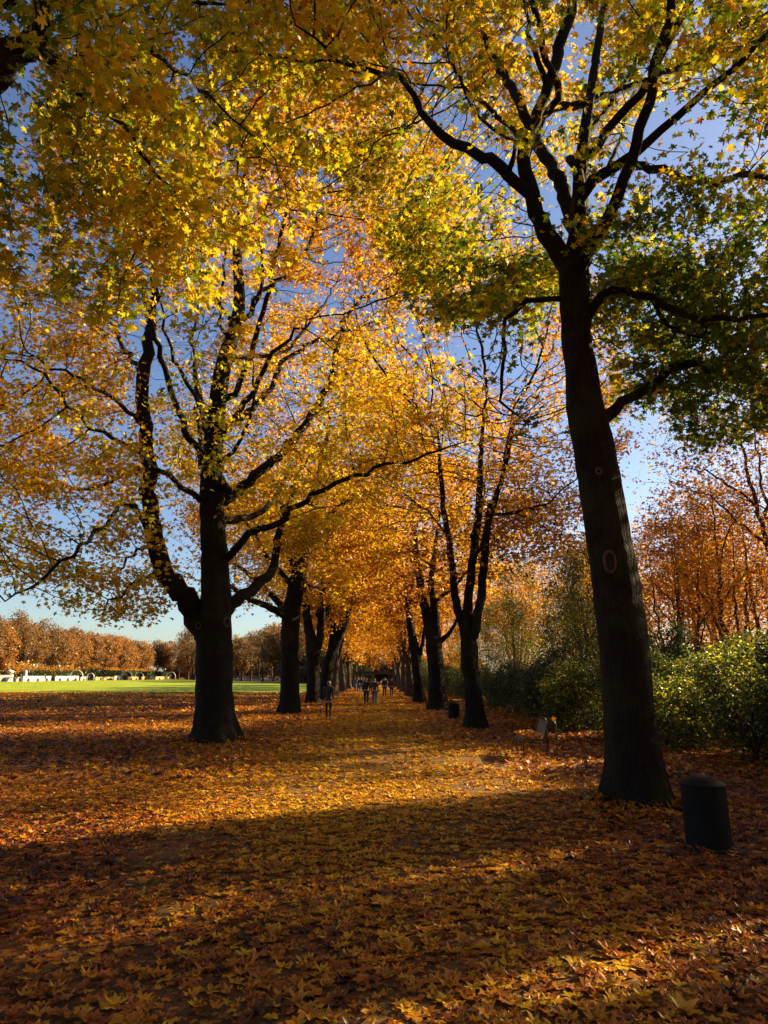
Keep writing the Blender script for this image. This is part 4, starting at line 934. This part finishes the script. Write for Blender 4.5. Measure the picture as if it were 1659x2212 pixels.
def things_all():
    b = bin_object(); p = on_ground(1532, 1832)
    b.location = (p[0], p[1], .005); b['label'] = 'large dark ribbed bin with domed lid beside the nearest trunk'; b.rotation_euler = (R(-1), R(1), R(25)); b.scale = (.93, .93, 1)
    b2 = copy_tree(b); p = on_ground(981, 1554); b2.location = (p[0], p[1], .01); b2.scale = (1.0, 1.0, 1.0)
    b2['label'] = 'small looking dark bin between two maples farther along the path'
    be = bench_object(); be.location = (3.22, 17.0, .01); be.rotation_euler = (0, 0, R(-4)); be['label'] = 'steel wire bench with leaves on its seat facing the path'
    be2 = copy_tree(be); p = on_ground(922, 1520); be2.location = (3.3, 47.5, .01); be2['label'] = 'distant steel bench glinting between the maples on the right'
    # leaves lying on the bench
    n = 90; x = 3.22 + rng.uniform(.02, .44, n); y = 17 + rng.uniform(-.6, .65, n)
    me = leaves_mesh('fallen_leaves', np.column_stack([x, y, .475 + rng.uniform(0, .05, n)]), .13, rng.uniform(.1, .8, n), T_MAPLE, tilt=.4, droop=0, curl=.3, crumple=.08)
    tag(link('fallen_leaves', me, M_FALLEN), 'heap of dry leaves lying on the wire bench seat', 'fallen leaves', kind='stuff')
    ml = leaves_mesh('maple_leaf', np.array([[3.22 + .66, 16.45, .86]]), .13, np.array([.35]), T_MAPLE, normal=np.array([[0, -1, .4]]), tilt=.01, droop=-.5, curl=.2)
    tag(link('maple_leaf', ml, M_FALLEN), 'single orange leaf caught on the rail of the bench', 'leaf')
    # two upright curled leaves in the foreground
    for i, (px, py, s, t, lb) in enumerate([(845, 2008 - 55, .2, .15, 'large orange maple leaf standing up near the middle of the foreground'), (1265, 2112, .14, .55, 'large curled brown maple leaf low right of centre in the foreground'), (1480, 2170, .15, .02, 'yellow maple leaf at the lower right of the foreground')]):
        p = on_ground(px, py, .05)
        ml = leaves_mesh('maple_leaf', np.array([p]), s, np.array([t]), T_MAPLE, normal=np.array([[.15, -.3, 1.0]]), tilt=.01, droop=0, curl=.5, crumple=.06)
        tag(link('maple_leaf', ml, M_FALLEN), lb, 'leaf')

    # terrace along the far row of trees, left of the big maple
    def fy(px, x): return x * 1.03 / ((px - CX) / F)
    def wall_seg(px0, px1, h, label, mat, piers, X=-93.2):
        y0, y1 = fy(px0, X), fy(px1, X); ym = (y0 + y1) / 2; ln = y1 - y0
        root = empty('garden_wall', (X, ym, float(rise(X, ym)))); tag(root, label, 'wall', 'low walls across the lawn')
        MB().box((0, 0, h / 2), (.4, ln, h), bev=.02).build('wall_panel', mat, root)
        MB().box((0, 0, h + .06), (.55, ln + .1, .12), bev=.02).build('coping', mat, root)
        for i in range(piers):
            MB().box((.45, -ln / 2 + ln * (i + .5) / piers, h * .33), (.5, .5, h * .66), bev=.02).build('pier', M_PIER, root)
    wall_seg(-12, 22, 1.5, 'grey terrace wall at the far left edge of the lawn', M_PIER, 1)
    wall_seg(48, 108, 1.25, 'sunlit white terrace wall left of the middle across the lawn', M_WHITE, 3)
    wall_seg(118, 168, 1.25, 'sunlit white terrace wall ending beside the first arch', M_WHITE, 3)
    wall_seg(173, 184, 1.0, 'short white wall block under the first arch', M_WHITE, 1, -91)
    wall_seg(205, 244, 1.0, 'long ochre wall between the second arch and the pale block', M_OCHRE, 2)
    wall_seg(246, 258, 1.3, 'pale square wall block in front of the dark hedge', M_WHITE, 1, -91)
    wall_seg(275, 298, 1.0, 'ochre low wall, left of the three beside the arches', M_OCHRE, 2)
    wall_seg(304, 330, 1.0, 'ochre low wall, middle of the three beside the arches', M_OCHRE, 2)
    wall_seg(335, 364, 1.0, 'ochre low wall, right of the three before the bare trees', M_OCHRE, 2)
    X = -91; y = fy(26, X); root = empty('stone_table', (X, y, float(rise(X, y)))); tag(root, 'white stone table at the far left of the lawn edge', 'table')
    MB().box((0, 0, 1.0), (3.4, 1.0, .22), bev=.03).build('table_top', M_WHITE, root)
    for s in (-1.1, 1.1): MB().box((s, 0, .45), (.5, .8, .88), bev=.03).build('leg', M_WHITE, root)
    for px, w, lb in [(19, 2.0, 'rounded pale stone ornament above the grey terrace wall'), (53, .9, 'white stone finial on the white terrace wall')]:
        X = -94.6; y = fy(px, X); root = empty('stone_ornament', (X, y, float(rise(X, y)))); tag(root, lb, 'ornament')
        MB().box((0, 0, .9), (w * .8, .8, 1.8), bev=.03).build('plinth', M_WHITE, root)
        MB().lathe([(.3, 1.8), (.5, 2.0), (w * .45, 2.2), (w * .5, 2.5), (w * .35, 2.8), (.1, 2.95)], n=16).build('finial', M_WHITE, root, True)
    for i, (px, w) in enumerate([(164, 3.8), (195, 2.1), (273, 3.6), (300, 3.0), (369, 3.6)]):
        X = -90.2; y = fy(px, X)
        root = empty('garden_arch', (X, y, float(rise(X, y)))); tag(root, 'pale metal hoop arch across the lawn, %s from the left' % ORD[i], 'arch', 'hoop arches across the lawn')
        hw = w / 2
        pts = [(-hw, 0, 0), (-hw, 0, 1.2)] + [(-hw * math.cos(a), 0, 1.2 + hw * math.sin(a)) for a in np.linspace(.15, math.pi - .15, 12)] + [(hw, 0, 1.2), (hw, 0, 0)]
        for s in (-.25, .25):
            MB().tube([(a, b + s, c) for a, b, c in pts], .065, 6).build('hoop', M_ARCH, root, True)
        mb = MB()
        for k in range(2, len(pts) - 2): mb.tube([(pts[k][0], -.25, pts[k][2]), (pts[k][0], .25, pts[k][2])], .025, 5)
        mb.build('rung', M_ARCH, root)
    for i, px in enumerate([355, 68, 124]):
        X = -95.5; y = fy(px, X); root = empty('street_lamp', (X, y, float(rise(X, y)))); tag(root, 'thin lamp post among the far trees, %s' % ('right of the ochre walls', 'left above the white wall', 'between the two white walls')[i], 'street lamp', 'lamp posts beyond the lawn')
        MB().tube([(0, 0, 0), (0, 0, 3.9)], .07, 8).build('post', M_BINBASE, root)
        MB().lathe([(.1, 3.9), (.28, 4.1), (.3, 4.4), (.1, 4.6)], n=12).build('lamp_head', M_WHITE, root, True)
    def hedge(px0, px1, h, label, X=-96.5, n_=22):
        y0, y1 = fy(px0, X), fy(px1, X); w = abs(y1 - y0); ym = (y0 + y1) / 2; n = int(w * h * n_ * 3)
        root = empty('hedge', (X, ym, float(rise(X, ym)))); tag(root, label, 'hedge', 'dark hedges under the far trees')
        q = rng.uniform(-.5, .5, (n, 3)) * [1.6, w, h] + [0, 0, h / 2]; q[:, 2] += .15 * noise3(q, 1.5)
        link('foliage', leaves_mesh('foliage', q, .3, rng.uniform(0, .35, n), T_FAR, tilt=1.2), M_BUSH, root)
    hedge(-30, 45, 2.6, 'dark hedge behind the grey terrace wall at far left')
    hedge(52, 165, 3.0, 'dark hedge behind the white terrace walls')
    hedge(175, 262, 3.4, 'dark hedge between the first arch and the pale block')
    hedge(268, 375, 3.2, 'dark hedge behind the three ochre walls')
    hedge(315, 321, 1.7, 'small round dark bush before the ochre walls', -90.5)
    # low grey wall with railing along the far right edge of the lawn
    p0, p1 = np.array([-64.5, 246.0]), np.array([-12.0, 156.0]); w = float(np.linalg.norm(p1 - p0)); m = (p0 + p1) / 2
    root = empty('park_fence', (m[0], m[1], .2), math.atan2(p1[1] - p0[1], p1[0] - p0[0])); tag(root, 'low grey wall with a railing behind the left maples', 'fence')
    MB().box((0, 0, .3), (w, .4, 1.0), bev=.02).build('base_wall', M_PIER, root)
    mb = MB()
    for z in (1.1, 1.7): mb.tube([(-w / 2, 0, z), (w / 2, 0, z)], .035, 5)
    nbar = 150
    for k in range(nbar): xx = -w / 2 + (k + .5) * w / nbar; mb.tube([(xx, 0, .7), (xx, 0, 1.8)], .018, 4)
    mb.build('railing', M_PIER, root)
    # dark flat roofed shelter across the end of the avenue
    y = 112; x0, x1 = at(768, 1470, y)[0], at(842, 1470, y)[0]
    root = empty('shelter', ((x0 + x1) / 2, y, 0)); tag(root, 'dark flat roofed shelter across the far end of the path', 'shelter')
    w = x1 - x0
    MB().box((0, 0, 2.35), (w, 3.2, .45), bev=.03).build('roof', M_BEAM, root)
    for s in (-1, 1):
        for q in (-1.2, 1.2): MB().box((s * (w / 2 - .2), q, 1.06), (.22, .22, 2.12), bev=.01).build('post', M_BEAM, root)
    MB().box((w / 2 + 1.2, 0, 1.0), (1.8, 2.4, 2.0), bev=.03).build('side_wall', M_BEAM, root)
    # stone gate post
    x = at(873, 1470, 96)[0]; root = empty('gate_post', (x, 96, 0)); tag(root, 'pale stone post right of the far strollers', 'post')
    MB().box((0, 0, 1.1), (.36, .36, 2.2), bev=.02).build('shaft', M_PIER, root); MB().box((0, 0, 2.27), (.5, .5, .12), bev=.02).build('cap', M_PIER, root)

# ================================================================ people
def skin_mesh(name, verts, edges, radii, sub=1, root=0):
    me = bpy.data.meshes.new(name); me.from_pydata([tuple(v) for v in verts], edges, [])
    o = bpy.data.objects.new(name, me); C.objects.link(o)
    o.modifiers.new('s', 'SKIN').use_smooth_shade = True
    sv = me.skin_vertices[0].data
    for i, r in enumerate(radii):
        sv[i].radius = (r, r) if not isinstance(r, tuple) else r
    sv[root].use_root = True
    if sub: m = o.modifiers.new('u', 'SUBSURF'); m.levels = m.render_levels = sub
    dg = bpy.context.evaluated_depsgraph_get(); dg.update()
    out = bpy.data.meshes.new_from_object(o.evaluated_get(dg))
    bpy.data.objects.remove(o); bpy.data.meshes.remove(me)
    return out

def person(loc, h, rz, label, cloth, legs, hair, step=1.0, female=False, longcoat=False, skirt=None, longhair=False, arms=(.12, -.12), group=None, detail=True):
    s = h / 1.72
    root = empty('person', loc, rz); root.scale = (s, s, s)
    tag(root, label, 'person', group)
    V, E, Rr = [], [], []
    def add(p, r, par=None):
        V.append(p); Rr.append(r)
        if par is not None: E.append((par, len(V) - 1))
        return len(V) - 1
    sw = .165 if female else .185
    pel = add((0, 0, .93), (.13, .10)); ab = add((0, -.005, 1.07), (.115, .09), pel); chs = add((0, 0, 1.24), (.135, .10), ab); up = add((0, 0, 1.38), (.12, .085), chs)
    nk = add((0, .01, 1.475), .05, up); hd = add((0, .02, 1.545), .064, nk); h2 = add((0, .012, 1.61), (.078, .088), hd); h3 = add((0, .005, 1.675), (.068, .08), h2)
    add((0, .10, 1.585), .012, h2)                                 # nose (faces +y)
    for sx in (-1, 1): add((sx * .083, .0, 1.6), .012, h2)         # ears
    J = {}
    for k, sx in enumerate((-1, 1)):
        sh = add((sx * sw, 0, 1.39), .055, up); a = arms[k]
        el = add((sx * (sw + .028), a * .5, 1.13), .043, sh); wr = add((sx * (sw + .015), a * 1.0 + .06, .90), .028, el)
        pm = add((sx * (sw + .015), a * 1.1 + .08, .84), (.02, .034), wr)
        if detail:
            for f, (dy, ln) in enumerate([(-.028, .062), (-.010, .075), (.009, .072), (.027, .056)]):
                k1 = add((sx * (sw + .017), a * 1.1 + .085 + dy, .795), .0088, pm)
                k2 = add((sx * (sw + .010), a * 1.1 + .092 + dy, .795 - ln * .55), .0082, k1)
                add((sx * (sw + .0), a * 1.1 + .1 + dy, .795 - ln), .0072, k2)
            t1 = add((sx * (sw + .0), a * 1.1 + .125, .82), .0105, pm); add((sx * (sw - .01), a * 1.1 + .14, .785), .009, t1)
        J['arm%d' % k] = [V[sh], V[el], V[wr]]
    for k, sx in enumerate((-1, 1)):
        st = step * (.20 if k == 0 else -.24)
        hp = add((sx * .088, 0, .86), (.085, .09), pel); kn = add((sx * .09, st * .55 + .03, .49), .056, hp)
        lift = .0 if st >= 0 else .05
        an = add((sx * .09, st, .095 + lift), .038, kn); add((sx * .095, st + .13, .035 + lift * .2), (.034, .028), an)
        J['leg%d' % k] = [V[hp], V[kn], V[an], V[-1]]
    link('body', skin_mesh('body', V, E, Rr), M_SKIN, root)
    # jacket
    V2 = [(0, 0, .93 if not longcoat else .80), (0, -.005, 1.07), (0, 0, 1.24), (0, 0, 1.38), (0, .01, 1.46)]; R2 = [(.165, .14), (.148, .125), (.16, .13), (.135, .105), .068]
    E2 = [(0, 1), (1, 2), (2, 3), (3, 4)]
    for k in (0, 1):
        b = len(V2); a = J['arm%d' % k]; V2 += [a[0], a[1], tuple(np.array(a[2]) + [0, 0, .02])]; R2 += [.075, .062, .045]; E2 += [(3, b), (b, b + 1), (b + 1, b + 2)]
    link('jacket', skin_mesh('jacket', V2, E2, R2), cloth, root)
    # trousers
    V3 = [(0, 0, .93)]; R3 = [(.14, .115)]; E3 = []
    for k in (0, 1):
        b = len(V3); a = J['leg%d' % k]; V3 += [a[0], a[1], tuple(np.array(a[2]) + [0, 0, .01])]; R3 += [(.095, .1), .07 if not female else .06, .058 if not female else .046]; E3 += [(0, b), (b, b + 1), (b + 1, b + 2)]
    link('trousers', skin_mesh('trousers', V3, E3, R3), legs, root)
    for k in (0, 1):
        a = np.array(J['leg%d' % k][2]); t = np.array(J['leg%d' % k][3])
        link('shoe', skin_mesh('shoe', [a + [0, -.035, -.045], a + [0, .04, -.05], t + [0, .02, .0]], [(0, 1), (1, 2)], [.045, .05, (.045, .034)]), M_SHOE, root)
    hv = [(0, -.02, 1.66), (0, -.03, 1.6)]; hr = [(.082, .085), (.08, .075)]
    if longhair: hv += [(0, -.07, 1.5), (0, -.10, 1.40)]; hr += [(.075, .05), (.06, .03)]
    link('hair', skin_mesh('hair', hv, [(i, i + 1) for i in range(len(hv) - 1)], hr), hair, root)
    if skirt:
        MB().lathe([(.175, .86), (.19, .80), (.205, .74)], n=20, cap=False, sq=(1, .85)).build('skirt', skirt, root, True)
    return root

def people_all():
    blk = plain('black coat', (.012, .012, .014), .8); navy = plain('dark navy jacket', (.02, .022, .03), .7); red = plain('dark red jacket', (.07, .015, .015), .8)
    jean = plain('blue jeans', (.09, .12, .18), .85); dk = plain('dark trousers', (.014, .013, .014), .8); grey = plain('grey coat', (.08, .075, .07), .8)
    brown = plain('brown hair', (.05, .025, .012), .6); light = plain('grey hair', (.42, .38, .33), .6); plaid = plain('plaid hem', (.28, .11, .09), .8, scale=60)
    def g(px, py): p = on_ground(px, py); return (p[0], p[1], .012)
    person(g(709, 1557), 1.66, R(0), 'woman in black coat and leggings walking alone on the left', blk, dk, brown, .6, True, True, plaid, True, (.05, -.2))
    person(g(791, 1525), 1.74, R(0), 'person in dark coat and black trousers walking left of a pair', blk, dk, brown, .6, arms=(.1, -.15))
    person(g(809, 1525), 1.72, R(-3), 'person in dark jacket and light blue jeans beside the dark coat', navy, jean, brown, .5, arms=(-.1, .15))
    person(g(831, 1507), 1.72, R(4), 'stroller in black jacket farther off right of the pair', blk, dk, brown, .6, arms=(-.1, .15))
    person(g(846, 1507), 1.66, R(-6), 'light haired stroller in a dark red jacket at the right', red, dk, light, .5, True, arms=(-.1, .1))
    gr = [(768, 1498, grey, jean, light, 'grey coated'), (775, 1496, blk, dk, brown, 'black coated'), (780, 1497, blk, jean, brown, 'black coated jeans-wearing'), (786, 1495, navy, dk, brown, 'navy jacketed')]
    gl = ['small far person in grey at the left end of the distant group', 'small far person in black second in the distant group', 'small far person in jeans in the distant group', 'small far person in navy behind the pair']
    for (px, py, a, b, c, d), lb in zip(gr, gl): person(g(px, py), 1.72, rng.uniform(-.2, 3.4), lb, a, b, c, .5, group='distant strollers on the path', detail=False)
    for px, lb, a, b in [(44, 'lone person in blue walking on the far left of the lawn', navy, jean), (97, 'person in dark clothes before the white wall', blk, dk), (265, 'dark dressed person left of two by the pale block', blk, dk), (271, 'dark dressed person right of two by the pale block', blk, dk)]:
        x = -80 if px == 44 else -89; y = x * 1.03 / ((px - CX) / F)
        person((x, y, float(rise(x, y)) + .03), 1.8, R(90), lb, a, b, brown, .7, detail=False)
# ================================================================ build everything
M_SCAR = plain('scar wood', (.065, .038, .02), .9, bump=.6, scale=30)
M_DARK = plain('knot hollow', (.008, .006, .005), 1.0)
M_BUSH = leaf_material('bush leaf', [(0, (.008, .020, .002)), (.3, (.022, .042, .003)), (.55, (.09, .11, .005)), (.8, (.46, .40, .008)), (1, (.55, .34, .010))], trans=.55, gloss=.06)
M_LIME = leaf_material('lime leaf', [(0, (.60, .36, .02)), (.35, (.50, .24, .02)), (.6, (.38, .14, .02)), (.85, (.24, .115, .025)), (1, (.15, .085, .03))])
M_UNDER = leaf_material('undergrowth leaf', [(0, (.09, .09, .01)), (.4, (.16, .09, .015)), (.75, (.10, .055, .025)), (1, (.06, .035, .02))])
M_BIN = plain('bin paint', (.003, .0033, .003), .7, .0, .3, 9, spec=.2)
M_BINBASE = plain('dark steel', (.03, .034, .034), .45, .5)
M_STEEL = plain('wire steel', (.08, .09, .125), .35, .7, .2)
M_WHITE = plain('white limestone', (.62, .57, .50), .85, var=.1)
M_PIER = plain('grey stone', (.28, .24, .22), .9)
M_OCHRE = plain('ochre stone', (.55, .36, .14), .9, var=.15)
M_ARCH = plain('arch metal', (.6, .58, .5), .6, .0)
M_BEAM = plain('dark beam', (.03, .022, .018), .9)
M_SKIN = plain('skin', (.48, .28, .2), .6, var=.08)
M_SHOE = plain('shoe', (.03, .028, .028), .5)
import time as _t
_t0 = _t.time()
trees_all(); print('trees', _t.time() - _t0)
ground_all(); things_all(); people_all(); print('all', _t.time() - _t0)

# ================================================================ light and camera
sc = bpy.context.scene
w = bpy.data.worlds.new('World'); sc.world = w; w.use_nodes = True
N, L = w.node_tree.nodes, w.node_tree.links; N.clear()
sky = N.new('ShaderNodeTexSky'); sky.sky_type = 'NISHITA'; sky.sun_disc = False
sky.sun_elevation = SUN_EL; sky.sun_rotation = SUN_AZ; sky.air_density = 1.0; sky.dust_density = 1.0; sky.ozone_density = 2.2
bg = N.new('ShaderNodeBackground'); bg.inputs['Strength'].default_value = .05
o = N.new('ShaderNodeOutputWorld'); hs = N.new('ShaderNodeHueSaturation'); hs.inputs['Saturation'].default_value = 1.08; hs.inputs['Hue'].default_value = .508; L.new(sky.outputs[0], hs.inputs['Color']); L.new(hs.outputs[0], bg.inputs['Color']); L.new(bg.outputs[0], o.inputs['Surface'])
sl = bpy.data.lights.new('sun', 'SUN'); sl.energy = 5.0; sl.angle = R(.53); sl.color = (1.0, .77, .42)
so = bpy.data.objects.new('sun', sl); C.objects.link(so); so.rotation_euler = Vector(SUN).to_track_quat('Z', 'Y').to_euler(); so.location = (30, 20, 40)
cam = bpy.data.cameras.new('camera'); cam.sensor_fit = 'VERTICAL'; cam.sensor_height = 36; cam.lens = 36 * F / 2212; cam.clip_end = 4000; cam.clip_start = .05
co = bpy.data.objects.new('camera', cam); C.objects.link(co); co.location = (0, 0, H); co.rotation_euler = (R(90) + PITCH, 0, 0)
sc.camera = co
sc.view_settings.view_transform = 'Standard'; sc.view_settings.look = 'None'; sc.view_settings.gamma = 1; sc.view_settings.exposure = 1.85
cy = sc.cycles; cy.max_bounces = 6; cy.diffuse_bounces = 1; cy.glossy_bounces = 2; cy.transmission_bounces = 4; cy.transparent_max_bounces = 4; cy.sample_clamp_indirect = 6
cy.use_denoising = True
